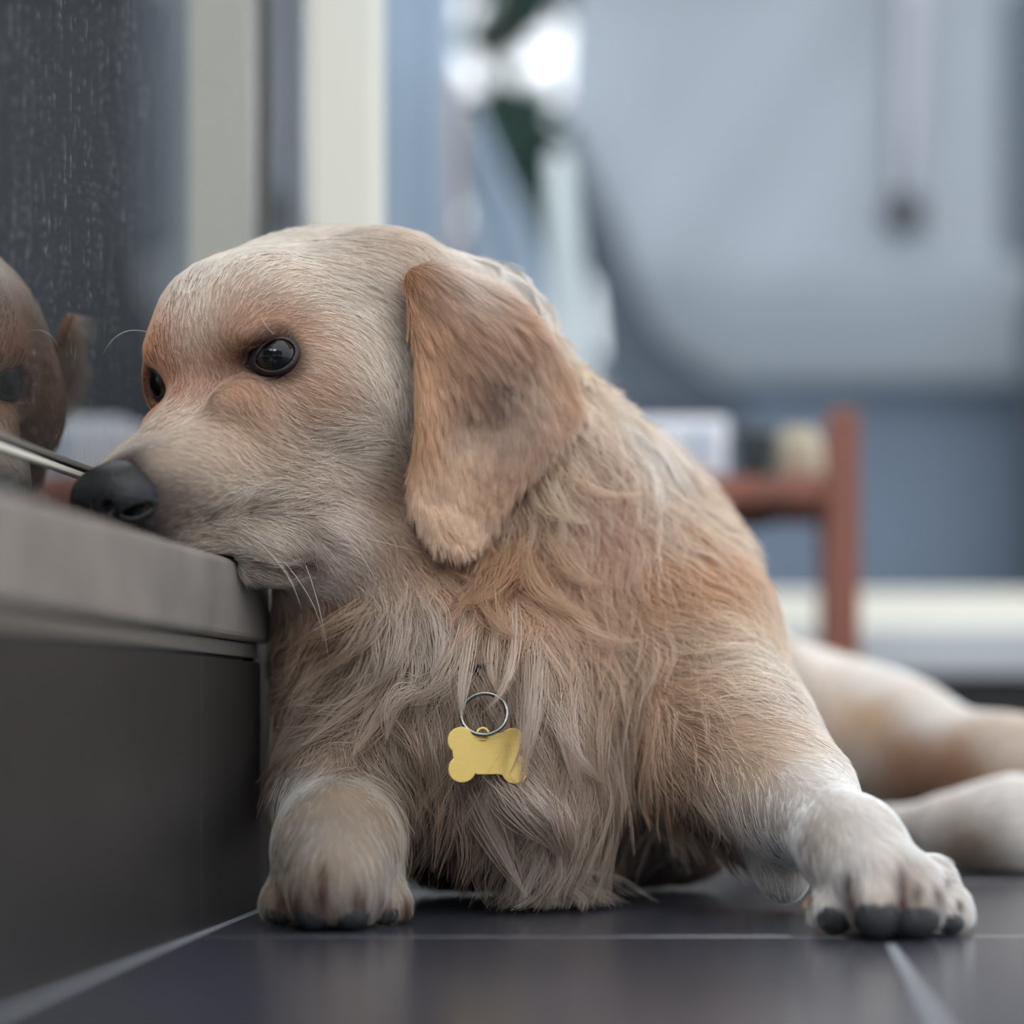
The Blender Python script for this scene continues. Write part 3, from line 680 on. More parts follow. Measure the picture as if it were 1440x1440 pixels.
# px, py, dx, dy, length mm, colour, (clump)
G = '''
150 640 1 -.3 4 muz
200 610 1 -.6 6 cream
175 640 1 -.3 4 grey
230 600 1 -.5 7 cream
215 680 1 .1 3 dark
225 700 1 .1 4 grey
200 735 1 .2 3 dark
230 650 1 -.1 6 muz
260 640 1 .1 7 muz
240 740 1 .3 5 grey
270 700 1 .2 7 muz
300 640 1 .15 8 face
300 745 1 .3 7 muz
340 700 1 .2 8 cream
340 770 1 .4 8 grey
350 640 1 .1 9 face
400 640 1 .15 10 face
400 700 1 .2 10 muz
390 745 1 .3 10 cream
440 790 1 .5 7 brown
425 790 .8 .7 8 dark
400 815 .6 .8 9 muz
470 760 .8 .2 14 pale
480 730 1 0 14 pale
450 820 .8 .4 12 pale
450 700 1 .1 11 face
450 640 1 .1 12 cream
500 640 1 .2 13 cream
500 700 .9 .3 14 face
550 700 .7 .6 16 tan
540 620 .8 .5 13 cream
540 760 .7 .5 20 tan
280 580 .6 -.8 7 cream
330 590 .7 .5 8 face
320 540 .1 .9 7 gold
300 520 -.1 -1 6 orange
310 480 -.1 -1 7 orange
340 512 -.6 .4 4 dark
330 500 -.7 .2 5 pinkb
338 528 -.5 .6 4 pinkb
350 560 .6 .7 7 tan
345 460 .1 -.9 6 tan
385 448 .8 -.4 6 orange
385 465 .8 -.3 5 tan
425 470 .9 .2 6 gold
440 500 1 .1 8 cream
430 530 .9 .4 7 tan
390 545 .5 .8 6 face
430 560 1 .3 9 tan
470 560 1 .2 10 tan
420 600 .9 .3 9 face
355 440 .2 -.9 7 face
270 480 -.1 -1 8 cream
255 540 -.1 -1 6 orange
225 480 -.5 -.8 8 orange
212 500 -.6 -.5 7 orange
212 570 -.4 .7 6 gold
228 590 .1 -.9 6 gold
243 500 -.2 -1 7 orange
245 540 .1 -1 7 orange
285 440 0 -1 9 cream
280 490 0 -1 8 cream
275 530 0 -1 7 cream
262 585 .2 -1 7 cream
322 470 -.3 -.8 6 orange
318 555 .3 .8 6 gold
345 560 .4 .8 7 gold
450 535 .8 .3 8 gold
250 430 -.4 -.8 9 cream
300 440 0 -1 10 cream
290 380 -.2 -.9 11 cream
350 390 .5 -.8 11 cream
400 400 .8 -.6 11 cream
400 345 .7 -.5 11 cream
450 340 1 -.1 11 cream
450 420 1 -.2 11 cream
500 360 1 .2 12 cream
500 440 1 .1 12 cream
500 520 1 .3 12 cream
540 420 .8 .6 12 cream
545 500 .4 .9 12 cream
560 560 .3 1 12 cream
540 340 1 .2 13 face
570 360 1 .5 12 face
590 340 .9 .4 14 face
480 600 1 .3 12 cream
600 370 .9 .4 14 cream
640 360 .9 -.2 32 pale
680 380 .9 .3 32 pale
720 410 .8 .6 32 pale
760 460 .7 .8 26 goldl
800 520 .7 .8 26 goldl
840 560 .8 .4 34 goldl
870 590 .8 .3 40 pale
850 620 .5 .85 40 shoulder
900 640 .6 .8 36 pale
860 660 .3 .9 36 ruff
860 700 .3 .9 36 shoulder
940 680 .6 .8 30 shoulder
980 700 .6 .9 26 shoulder
940 760 .5 .85 30 shoulder
1000 770 .5 .85 24 gold
990 730 .5 .9 24 goldl
1030 820 .6 .8 22 gold
900 740 .3 .9 34 shoulder
960 820 .8 .5 30 gold
900 820 .8 .5 36 gold
850 760 .2 .9 44 ruff
845 720 .7 .3 40 pink
830 790 .5 .8 46 ruff
780 720 .2 1 50 ruff
780 680 .3 .9 40 goldl
740 740 0 1 50 rust
700 790 -.2 1 50 rust
650 800 -.1 1 40 rust
620 800 .3 .8 30 ruff
760 820 .4 .9 55 ruff
700 860 -.1 1 60 ruff
650 880 0 1 60 chest
820 860 .6 .8 50 ruff
880 880 .7 .6 40 shoulder
950 900 .9 .35 30 shoulder
1020 880 .9 .35 22 goldl
1070 860 .8 .5 18 goldl
1060 920 .9 .2 20 cream
1090 980 .9 .2 18 pale
1040 980 .9 0 22 goldl
980 970 .9 .1 26 shoulder
900 950 .5 .8 40 ruff
840 940 .2 1 60 chest
1050 1040 .9 -.1 18 shoulder
980 1030 .8 .3 24 tan
920 1050 .3 .9 36 ruff
1000 1090 .2 .9 26 shoulder
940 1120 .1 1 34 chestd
1030 1120 .2 1 24 pale
1060 1080 .5 .8 14 goldl
1110 1060 .7 .6 9 cream
1120 1120 .5 .8 8 white
1160 1120 .6 .8 8 white
1190 1130 .6 .8 8 white
1140 1080 .6 .7 8 white
1090 1130 .4 .8 10 pale
1210 1200 .4 .9 8 white
1200 1210 .3 .9 9 white
1160 1190 .3 .9 7 pale
1150 1180 .2 1 8 legw
1220 1180 .7 .7 7 white
1080 1180 .1 1 8 white
1100 1240 .1 1 7 white
540 800 .5 .8 22 tan
500 790 .3 .9 20 chest
540 850 -.3 .9 34 muz
590 870 .4 .9 40 muz
480 850 -.6 .7 28 tan
450 880 -.8 .6 30 tan
430 930 -.7 .7 34 chest
500 930 -.5 .8 44 chest
560 960 .1 1 54 chest
620 960 .2 1 60 chest
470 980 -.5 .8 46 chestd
540 1010 -.6 .7 56 chest
600 1040 -.1 1 60 tan
680 1000 .0 1 64 chest
740 960 .1 1 62 chest
780 1020 .2 1 66 tan
700 1090 .1 1 66 chest
760 1110 .22 1 70 pale
820 1060 .2 1 64 chest
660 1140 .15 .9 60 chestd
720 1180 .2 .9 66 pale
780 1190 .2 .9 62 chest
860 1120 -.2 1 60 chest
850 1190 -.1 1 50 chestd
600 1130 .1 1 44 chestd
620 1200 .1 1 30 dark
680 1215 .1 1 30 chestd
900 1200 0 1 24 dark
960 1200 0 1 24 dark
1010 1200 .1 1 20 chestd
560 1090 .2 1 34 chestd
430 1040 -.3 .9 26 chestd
480 1070 0 1 14 chest
420 1110 0 1 8 legw
480 1130 .1 1 6 leg
530 1130 .2 1 6 leg
440 1180 0 1 8 legw
520 1200 .2 1 7 leg
400 1230 -.3 1 8 leg
470 1230 0 1 17 leg
540 1240 .2 1 17 legw
430 1280 -.1 1 17 leg
500 1270 .1 1 17 legw
570 1280 .3 .9 8 leg
400 466 .8 -.2 5 brown
370 462 .6 -.4 5 tan
1170 1230 0 1 17 white
1220 1230 .2 1 17 white
1300 1230 .5 .9 11 leg
1180 1280 -.1 1 14 white
1240 1270 0 1 17 cream
1320 1260 .6 .8 17 white
1345 1290 .3 1 8 white
1130 880 .7 .6 16 pale
1160 960 .5 .8 16 pale
1220 960 .8 .5 16 white
1220 1010 .6 .7 16 goldl
1270 1070 .6 .6 15 tan
1300 1000 .9 .3 15 white
1400 1040 .9 .3 14 pale
1350 1090 .9 .2 14 tan
1200 1070 .4 .9 16 pale
1280 1155 -1 0 8 white
1400 1130 -.7 .3 10 white
1380 1190 -.7 .5 10 leg
1430 1170 -.7 .5 10 white
'''
GE = '''
580 400 .3 .9 12 rust
570 390 .5 .8 10 rust
640 380 .9 .3 24 pale
620 410 .6 .6 18 eartan
680 400 .9 .5 26 eartan
730 450 .8 .7 26 eartan
780 510 .6 .9 22 eartan
810 560 .2 1 14 eartan
640 440 .8 .7 20 eartan
600 450 .1 1 16 rust
598 520 0 1 18 earor
600 600 -.1 1 18 earor
600 660 -.15 1 16 eartan
640 520 .1 1 18 eartan
650 600 .05 1 18 earlt
640 680 -.1 1 18 earlt
690 520 .3 1 18 eardk
710 600 .1 1 18 eardk
750 600 0 1 16 eardk
740 540 .2 1 18 earlt
780 580 .1 1 16 tan
700 660 .0 1 16 tan
760 640 -.5 1 14 tan
720 690 -.5 1 12 eartan
680 740 -.3 1 12 earlt
640 740 0 1 14 tan
620 720 .1 1 14 earlt
650 765 .1 1 10 earlt
590 710 0 1 12 earlt
'''
def guides(txt, field_y, sat=SAT, lift=LIFT_):
    rows = [l.split() for l in txt.strip().splitlines()]
    A = np.array([[float(x) for x in q[:5]] for q in rows])
    c = np.array([srgb(*C_[q[5]]) for q in rows]); lu = c@np.array([.3, .59, .11]); c = (lu[:, None]+(c-lu[:, None])*sat)*lift*np.array([1.0, 1.0, .985])
    Y = field_y(A[:, 0], A[:, 1])
    pos = np.stack([(A[:, 0]-VX)/FPX*Y, Y, CH-(A[:, 1]-VY)/FPX*Y], -1)
    d = np.stack([A[:, 2], 0*A[:, 2], -A[:, 3]], -1); d /= np.linalg.norm(d, axis=1)[:, None]
    return pos, d, A[:, 4]*.001, c
def by(px, py):
    Y, h = raycast(BF, px, py)
    for i in np.where(~h)[0]:                                       # guides off the silhouette: take the nearest hit
        best = None
        for rr in range(6, 90, 6):
            a = np.linspace(0, 2*np.pi, 16, endpoint=False); y2, h2 = raycast(BF, px[i]+rr*np.cos(a), py[i]+rr*np.sin(a))
            if h2.any(): best = y2[h2].mean(); break
        Y[i] = best if best else 1.3
    return Y
GB = guides(G, by); GEAR = guides(GE, lambda a, b: ear_y(a, b)-.003, .74, 1.25)
def interp_guides(X, GD, s0=.016):
    pos, d, ln, c = GD
    out_d = np.empty((len(X), 3)); out_l = np.empty(len(X)); out_c = np.empty((len(X), 3))
    for i in range(0, len(X), 20000):
        x = X[i:i+20000]; q = ((x[:, None]-pos[None])**2).sum(2); m = q.min(1)
        w = np.exp(-(q-m[:, None])/(2*(s0**2+.35*m[:, None]))); w /= w.sum(1)[:, None]
        wc = np.exp(-(q-m[:, None])/(2*((s0*.7)**2+.25*m[:, None]))); wc /= wc.sum(1)[:, None]
        out_d[i:i+20000] = w@d; out_l[i:i+20000] = w@ln; out_c[i:i+20000] = wc@c
    return out_d, out_l, out_c
def vnoise(X, sc, seed):
    q = X*sc; i = np.floor(q).astype(np.int64); f = q-i; f = f*f*(3-2*f)
    def h(a): 
        v = (a[:, 0]*73856093) ^ (a[:, 1]*19349663) ^ (a[:, 2]*83492791) ^ (seed*2654435761 & 0xffffffff)
        v = (v ^ (v >> 13))*1274126177 & 0xffffffff; v = v ^ (v >> 16); return (v & 0xffff)/65535.
    r = 0
    for dx in (0, 1):
        for dy in (0, 1):
            for dz in (0, 1):
                w_ = (f[:, 0] if dx else 1-f[:, 0])*(f[:, 1] if dy else 1-f[:, 1])*(f[:, 2] if dz else 1-f[:, 2])
                r = r+w_*h(i+np.array([dx, dy, dz]))
    return r
def nz(v): return v/(np.linalg.norm(v, axis=1)[:, None]+1e-12)
def sample(verts, quads, normals_out, n, dens):
    a, b, c, d = (verts[quads[:, k]] for k in range(4))
    N = np.cross(c-a, d-b); ar = np.linalg.norm(N, axis=1)*.5; cen = (a+b+c+d)/4
    w_ = ar*dens(cen, N/(2*ar[:, None]+1e-15)); w_ /= w_.sum(); k = RS.choice(len(quads), n, p=w_)
    u, v = RS.rand(n, 1), RS.rand(n, 1)
    p = a[k]*(1-u)*(1-v)+b[k]*u*(1-v)+c[k]*u*v+d[k]*(1-u)*v
    return p, nz(N[k])
# surface colours of the skin under the coat
def attr_color(o, cols, dom='POINT'):
    at = o.data.attributes.new('coat', 'FLOAT_COLOR', dom); at.data.foreach_set('color', np.concatenate([cols, np.ones((len(cols), 1))], 1).astype(np.float32).ravel())
def coat_mats():
    ms = []
    for nm, hair in (('golden_skin', False), ('golden_fur', True)):
        m = bpy.data.materials.new(nm); m.use_nodes = True; t = m.node_tree; b = t.nodes['Principled BSDF']; L = t.links.new
        at = t.nodes.new('ShaderNodeAttribute'); at.attribute_name = 'coat'
        if not hair:
            mu = t.nodes.new('ShaderNodeMixRGB'); mu.blend_type = 'MULTIPLY'; mu.inputs[0].default_value = 1; mu.inputs[2].default_value = (.50, .44, .40, 1)  # skin darkened so the gaps between locks look shaded
            L(at.outputs['Color'], mu.inputs[1]); L(mu.outputs[0], b.inputs['Base Color']); b.inputs['Roughness'].default_value = .9; b.inputs['Specular IOR Level'].default_value = .1
        else:
            t.nodes.remove(b); out = t.nodes['Material Output']
            hb = t.nodes.new('ShaderNodeBsdfHairPrincipled'); hb.model = 'CHIANG'; hb.parametrization = 'COLOR'
            hb.inputs['Roughness'].default_value = .42; hb.inputs['Radial Roughness'].default_value = .65; hb.inputs['Coat'].default_value = 0
            df = t.nodes.new('ShaderNodeBsdfDiffuse'); mx = t.nodes.new('ShaderNodeMixShader'); mx.inputs[0].default_value = .6
            L(at.outputs['Color'], hb.inputs['Color']); L(at.outputs['Color'], df.inputs[0])
            L(hb.outputs[0], mx.inputs[1]); L(df.outputs[0], mx.inputs[2]); L(mx.outputs[0], out.inputs[0])
        ms.append(m)
    return ms
M_skin, M_fur = coat_mats()
PADS = []
def coat_color(X, GD):
    d, l, c = interp_guides(X, GD)
    m = vnoise(X, 60, 1)*.6+vnoise(X, 140, 2)*.4
    c = c*(.86+.28*m)[:, None]
    return d, l, c
EC = [(q[0], q[1]) for q in EYES]
def special(X, c, l, body=True):
    """dark rims round the eyes and lips, whisker-root spots, rusty toe gaps"""
    keep = np.ones(len(X), bool)
    for c0, wax in EC:
        v = X-(c0+wax*ER*.8); r_ = np.linalg.norm(v, axis=1)
        near_ = wax[0] > (axF@HM)[0]+1e-6
        w_ = np.clip(1-(r_-(.0130 if near_ else .0085))/(.006 if near_ else .003), 0, 1)[:, None]; c[:] = c*(1-w_*.75)+np.array(srgb(74, 56, 54))*w_*.75; l *= (1-.55*w_[:, 0])
        dirv = v/(r_[:, None]+1e-9)
        keep &= r_ > (.0110 if wax[0] > (axF@HM)[0]+1e-6 else .0060)
    for qx, qy, rad in ((418, 1275, 9), (452, 1262, 9), (455, 1230, 6), (505, 1268, 9), (540, 1285, 9), (572, 1285, 8), (395, 1270, 8), (1198, 1268, 9), (1194, 1240, 7), (1268, 1240, 8), (1268, 1272, 10), (1290, 1258, 7), (1318, 1262, 7), (1330, 1240, 5), (1350, 1275, 5)):
        gx_ = VX+X[:, 0]/X[:, 1]*FPX; gy_ = VY-(X[:, 2]-CH)/X[:, 1]*FPX
        w_ = (np.exp(-(((gx_-qx)/(rad*1.15))**2+((gy_-qy)/(rad*2.6))**2))*(X[:, 1] < 1.12)*.95)[:, None]; c[:] = c*(1-w_)+np.array(srgb(88, 54, 42))*w_
    gx_ = VX+X[:, 0]/X[:, 1]*FPX; gy_ = VY-(X[:, 2]-CH)/X[:, 1]*FPX; hd = X[:, 1] < 1.16
    for qx, qy, rad in ((268, 742, 4), (279, 736, 4), (291, 731, 4.5), (301, 726, 4), (318, 712, 3.5), (346, 708, 3.5), (353, 722, 3.5), (331, 742, 4), (306, 757, 4), (286, 752, 4), (262, 724, 3.5), (248, 742, 4), (312, 690, 3), (356, 690, 3)):
        w_ = (np.exp(-((gx_-qx)**2+(gy_-qy)**2)/rad**2)*hd*.8)[:, None]; c[:] = c*(1-w_)+np.array(srgb(62, 48, 46))*w_
    for qx, qy, ra, rb in ((440, 797, 17, 9), (405, 806, 26, 5), (345, 506, 16, 15)):
        w_ = (np.exp(-((gx_-qx)/ra)**2-((gy_-qy)/rb)**2)*hd*.85)[:, None]; c[:] = c*(1-w_)+np.array(srgb(70, 50, 48))*w_
    dn_ = np.linalg.norm(X-nose_c, axis=1); w_ = (np.exp(-((dn_-.020)/.016)**2)*np.clip((gy_-650)/40, .25, 1)*hd*.62)[:, None]
    c[:] = c*(1-w_)+np.array(srgb(84, 78, 80))*w_
    return keep
def far_idx(p):
    from mathutils.kdtree import KDTree
    kd = KDTree(len(EV)); [kd.insert(v, i) for i, v in enumerate(EV)]; kd.balance()
    return np.array([kd.find(q)[1] for q in p])
def hair_object(name, P0, radii, cols, parent, K):
    n = len(P0); hc = bpy.data.hair_curves.new(name); hc.add_curves([K]*n)
    hc.attributes['position'].data.foreach_set('vector', P0.astype(np.float32).ravel())
    ra = hc.attributes.get('radius') or hc.attributes.new('radius', 'FLOAT', 'POINT')
    prof = np.array([1, 1, .95, .85, .7, .5, .3, .12])[np.linspace(0, 7, K).astype(int)]
    ra.data.foreach_set('value', (radii[:, None]*prof[None]).astype(np.float32).ravel())
    at = hc.attributes.new('coat', 'FLOAT_COLOR', 'CURVE')
    at.data.foreach_set('color', np.concatenate([cols, np.ones((n, 1))], 1).astype(np.float32).ravel())
    hc.materials.append(M_fur); o = bpy.data.objects.new(name, hc); COL.objects.link(o)
    if parent: o.parent = parent
    o['kind'] = 'stuff'
    return o
def grow(p, N, d, l, K, lift, grav, field, clump=.5, csize=.006, wav=.0, jit=.12, bend=.55, push=True):
    n = len(p); t = nz(d-N*(d*N).sum(1)[:, None]+RS.normal(0, jit, (n, 3))*np.where(l > .02, .5, 1)[:, None])
    t = nz(t-N*(t*N).sum(1)[:, None])
    P_ = np.empty((n, K, 3)); P_[:, 0] = p-N*.0008; cur = nz(t*math.cos(lift)+N*math.sin(lift)*(.7+.6*RS.rand(n, 1))); q = P_[:, 0]
    st = (l/(K-1))[:, None]; fr = vnoise(p, 1/.012, 9)*6.28
    side = np.cross(N, t)
    for k in range(1, K):
        f = k/(K-1)
        q = q+cur*st
        if wav: q = q+side*(wav*st*np.sin(fr[:, None]+f*5.5)*f*1.6)
        if push:
            dd = field(q); need = np.clip(.0008+(.0018+.0065*np.clip((l-.02)/.03, 0, 1))*f*np.minimum(l/.03, 1)-dd, 0, .02)
            if (need > 0).any(): q = q+field.grad(q)*need[:, None]
        P_[:, k] = q
        cur = nz(cur*(1-bend/K*2)+t*(bend/K*2)+np.array([0, 0, -1.])*grav*(l/.06)[:, None]/K*2)
    cb = np.zeros(n)
    for cs_, cw in (((csize*2.4, clump*.55), (csize, clump)) if np.median(l) > .02 else ((csize, clump),)):
        if not clump: break
        wob = np.stack([vnoise(p, 1/(cs_*2.2), 20+a)-.5 for a in range(3)], -1)*cs_*1.6
        cell = np.floor((p+wob+RS.normal(0, cs_*.12, p.shape))/cs_).astype(np.int64)
        key = cell[:, 0]*1000003+cell[:, 1]*10007+cell[:, 2]; u, inv, cnt = np.unique(key, return_inverse=True, return_counts=True); inv = inv.ravel()
        M_ = np.zeros((len(u), K, 3))
        for k in range(K):
            for a in range(3): M_[:, k, a] = np.bincount(inv, P_[:, k, a], len(u))/cnt
        jitc = RS.normal(0, 1, (len(u), 3)); ln = np.bincount(inv, l, len(u))/cnt; ph_ = RS.rand(len(u))*6.28; rr2 = RS.normal(0, 1, (len(u), 3))
        out = np.stack([np.bincount(inv, N[:, a], len(u))/cnt for a in range(3)], -1)*np.abs(RS.normal(0, 1, (len(u), 1)))
        for k in range(1, K):
            f = (k/(K-1)); w_ = cw*f**1.1
            tgt = M_[inv, k]+(jitc[inv]*.085*f**1.4+rr2[inv]*(.035*np.sin(ph_[inv]+f*6))[:, None]*f+out[inv]*.10*f)*ln[inv][:, None]
            P_[:, k] = P_[:, k]*(1-w_)+tgt*w_
        cb = cb+.7*RS.normal(0, 1, len(u))[inv]
    zm = P_[:, :, 2].min(1); z0 = P_[:, 0, 2]; fl = .0012+.004*RS.rand(n); sc_ = np.where(zm < fl, np.clip((z0-fl)/(z0-zm+1e-9), .02, 1), 1)
    P_ = P_[:, :1]+(P_-P_[:, :1])*sc_[:, None, None]
    P_[:, :, 2] = np.maximum(P_[:, :, 2], .0010)
    x_in = P_[:, :, 0] < XE; low = x_in & (P_[:, :, 2] < ZT+.001) & (P_[:, :, 1] < 1.2)
    gotop = low & (P_[:, :, 2] > ZT-.012)
    P_[:, :, 2] = np.where(gotop, ZT+.001, P_[:, :, 2]); drop = (low & ~gotop).any(1)
    P_[:, :, 0] = np.maximum(P_[:, :, 0], XG+.001)
    P_[drop] = P_[drop][:, :1]+np.linspace(0, .0004, K)[None, :, None]
    return P_, cb
camp = np.array([0, 0, CH])
def dens_body(cen, N):
    v = nz(camp-cen); f = (v*N).sum(1); w_ = np.clip(.30+.9*(f+.25), .14, 1)
    w_ = np.where(cen[:, 1] > 1.42, w_*.35, w_)
    w_ = w_*np.where((cen[:, 0] < -.14) & (cen[:, 2] > .17), 2.9, 1.0)      # short dense coat of the head
    w_[cen[:, 2] < .004] = 0
    w_[(cen[:, 2] < ZT+.002) & (cen[:, 0] < XE)] = 0
    w_[np.linalg.norm(cen-nose_c, axis=1) < .018] = 0
    return w_

# --- the dog thing
dog = mesh_obj('dog', bv_, bq_, M_skin, None, True)
tag(dog, 'golden retriever lying on the dark tiles with its muzzle resting on the sill', 'dog')
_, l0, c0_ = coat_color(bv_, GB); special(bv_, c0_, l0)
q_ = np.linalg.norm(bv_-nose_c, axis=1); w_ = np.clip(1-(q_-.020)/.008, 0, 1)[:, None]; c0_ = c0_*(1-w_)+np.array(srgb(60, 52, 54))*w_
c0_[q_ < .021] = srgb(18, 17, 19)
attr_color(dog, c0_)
for o in body_parts: o.parent = dog
NB = int(480000*FUR)
p, N = sample(bv_, bq_, None, NB, dens_body)
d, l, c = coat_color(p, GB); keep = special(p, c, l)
p, N, d, l, c = (a[keep] for a in (p, N, d, l, c))
px_ = VX+p[:, 0]/p[:, 1]*FPX; py_ = VY-(p[:, 2]-CH)/p[:, 1]*FPX
l = l*(.65+.5*RS.rand(len(l)))*np.where(l > .025, 1.45, 1.05)
dn = np.linalg.norm(p-nose_c, axis=1); l = np.where(dn < .035, np.minimum(l, .0015+.0032*np.clip((dn-.015)/.02, 0, 1)), l)
w_ = np.clip(1-(dn-.021)/.010, 0, 1)[:, None]; c = c*(1-w_*.8)+np.array(srgb(66, 58, 60))*w_*.8
# whisker-root spots and grizzled lips on the muzzle
muzz = (py_ > 670) & (py_ < 800) & (px_ > 195) & (px_ < 420) & (RS.rand(len(p)) < .42*np.clip(1-(px_-205)/200, 0, 1)*np.clip((py_-670)/50, 0, 1)); c[muzz] *= .30
c *= np.where(l > .018, .70, .80)[:, None]+np.where(l > .018, .54, .36)[:, None]*RS.rand(len(c), 1)
long_ = l > .020
parts = []
for m, K, lift, grav, cl, cs, wv, nm in ((~long_, 5, .42, .05, .40, .0028, 0, 'short_fur'), (long_, 9, .72, .62, .84, .0070, .60, 'long_fur')):
    Q, cb = grow(p[m], N[m], d[m], l[m], K, lift, grav, BF, cl, cs, wv)
    cc = np.clip(c[m]*(1+.09*cb[:, None]), 0, .95)
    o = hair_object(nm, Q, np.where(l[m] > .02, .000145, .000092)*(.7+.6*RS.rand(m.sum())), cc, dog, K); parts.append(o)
    if nm == 'long_fur': o['label'] = 'long wavy ruff and chest fur'
# --- ears
for V_, Q_, mir in ((EV, EQ, False), (EV2, EQ2, True)):
    e = mesh_obj('ear', V_-V_.mean(0), Q_, M_skin, dog, True); e.location = V_.mean(0)
    if not mir: e['label'] = 'floppy tan ear, darker than the head'
    src = EV                                            # the same coat on both ears
    _, l1, c1_ = coat_color(src, GEAR); attr_color(e, c1_)
    n = int((52000 if not mir else 9000)*FUR)
    def dens_ear(cen, N): return np.clip(.35+.8*(nz(camp-cen)*N).sum(1), .2, 1)
    p, N = sample(EV, EQ, None, n, dens_ear)
    d, l, c = coat_color(p, GEAR); l = l*(.65+.5*RS.rand(n)); c *= (.74+.48*RS.rand(n, 1))
    EF = lambda X: np.full(len(X), 1.0)
    Q, cb = grow(p, N, d, l*1.15, 6, .27, .1, EF, .42, .0042, .12, jit=.07, push=False)
    c = np.clip(c*(1+.09*cb[:, None]), 0, .95)
    if mir:
        Q = (HO+((Q-HO)@HM.T*np.array([1, -1, 1]))@HM); i0 = far_idx(p); Q = Q+(EV2[i0]-(HO+((EV[i0]-HO)@HM.T*np.array([1, -1, 1]))@HM))[:, None]
    hair_object('ear_fur', Q-V_.mean(0), np.full(n, .000115), c, e, 6)
# ------------------------------------------------------------------ whiskers, pads, claws, collar, tag
def whisk(pts, r=.00016):
    pts = np.array(pts); t = np.linspace(0, 1, len(pts)); tt = np.linspace(0, 1, 12)
    c = np.array([[np.polyval(np.polyfit(t, pts[:, a], min(2, len(pts)-1)), x) for a in range(3)] for x in tt]); return c
WK = []
def w3(a, b, c, Y, dY=0): WK.append(whisk([P(*a, Y), P(*b, Y+dY/2), P(*c, Y+dY)]))
w3((210, 468), (172, 468), (145, 498), 1.13, -.01)
w3((400, 790), (440, 850), (455, 905), 1.10, -.02); w3((385, 785), (410, 820), (424, 860), 1.10, -.02)
w3((430, 795), (450, 860), (462, 930), 1.11, -.01); w3((500, 770), (520, 800), (526, 815), 1.12, -.01)
w3((508, 755), (560, 768), (600, 778), 1.10, -.015); w3((360, 760), (400, 800), (415, 835), 1.09, -.02)
w3((340, 745), (390, 770), (440, 812), 1.08, -.03); w3((385, 470), (372, 455), (368, 440), 1.085, -.004)
A = np.array(WK); hair_object('whiskers', A, np.full(len(A), .00011), np.tile((.75, .7, .62), (len(A), 1)), dog, 12)

def blob(name, c, r, material, parent, n=20):
    V = []; F = []
    for i in range(n//2+1):
        a = math.pi*i/(n//2)
        for j in range(n):
            b = 2*math.pi*j/n; V.append((r[0]*math.sin(a)*math.cos(b), r[1]*math.sin(a)*math.sin(b), r[2]*math.cos(a)))
    for i in range(n//2):
        for j in range(n): F.append((i*n+j, (i+1)*n+j, (i+1)*n+(j+1) % n, i*n+(j+1) % n))
    o = mesh_obj(name, V, F, material, parent, True); o.location = c; return o
for cx, cy, Y, s, toes, qs in ((474, 1252, 1.055, 100, (-.74, -.27, .25, .70), (.24, .27, .27, .24)), (1246, 1262, 1.012, 104, TOES_R, (.26, .34, .31, .20))):
    r = s/FPX*Y
    for dx, dY, tq, q in zip(toes, (.018, -.006, -.006, .016), (.36, .41, .41, .36), qs):
        c = P(cx+dx*s, cy, Y+dY); c[1] -= tq*1.15*r-q*r*(.72 if cx < 700 else .50); c[2] = q*r*.86
        blob('paw_pad', c, (q*r, q*r*.72, q*r*.84), M_pad, dog)
cl = P(1128, 1275, 1.02); tube('claw', [cl+np.array([.004, .006, .004]), cl+np.array([.001, 0, 0]), cl+np.array([0, -.001, -.004])], [.0016, .0014, .0004], mat('pale_claw', srgb(120, 96, 76), .4), dog, 8)

# collar, buried in the ruff
M_coll = mat('black_nylon_webbing', srgb(24, 30, 34), .6, bump=.6, bscale=900)
Yc = float(raycast(BF, 676, 945)[0][0])
sA = P(676, 972, Yc-.004); Yq, _ = raycast(BF, [880, 450], [640, 868]); sB = P(880, 640, Yq[0]+.03); sC = P(450, 868, Yq[1])
nrm = n_(np.cross(sB-sA, sC-sA)); ctr = P(700, 800, 1.25); ctr = ctr-nrm*np.dot(ctr-sA, nrm); ax1 = sA-ctr; ax2 = n_(np.cross(nrm, ax1))
pts = []; ang = np.linspace(0, 2*np.pi, 96, endpoint=False)
for a in ang:
    dv = n_(n_(ax1)*math.cos(a)+ax2*math.sin(a)); t = np.linspace(.02, .30, 140); dd = BF(ctr+dv*t[:, None]); i = np.argmax(dd > 0)
    pts.append(ctr+dv*(t[i]-.004 if dd[i] > 0 else .12))
pts = np.array(pts); aa = np.minimum(ang, 2*np.pi-ang); want = -.012+.0135*np.exp(-(aa/.085)**4)      # sunk in the coat, showing only in front
for _ in range(12):
    d_ = BF(pts); pts = pts+BF.grad(pts)*((want-d_)*.6)[:, None]
    if _ < 10: pts = (np.roll(pts, 1, 0)+4*pts+np.roll(pts, -1, 0))/6
V = []; F = []; n = len(pts); wv_ = n_(nrm)*.006
for i in range(n):
    o_ = n_(pts[i]-ctr)*.0009; V += [pts[i]-wv_-o_, pts[i]+wv_-o_, pts[i]+wv_+o_, pts[i]-wv_+o_]
for i in range(n):
    j = (i+1) % n
    for k in range(4): F.append((i*4+k, i*4+(k+1) % 4, j*4+(k+1) % 4, j*4+k))
col_ = mesh_obj('collar', V, F, M_coll, None, False); tag(col_, 'black webbing collar almost hidden in the dog\'s ruff above the gold tag', 'collar')
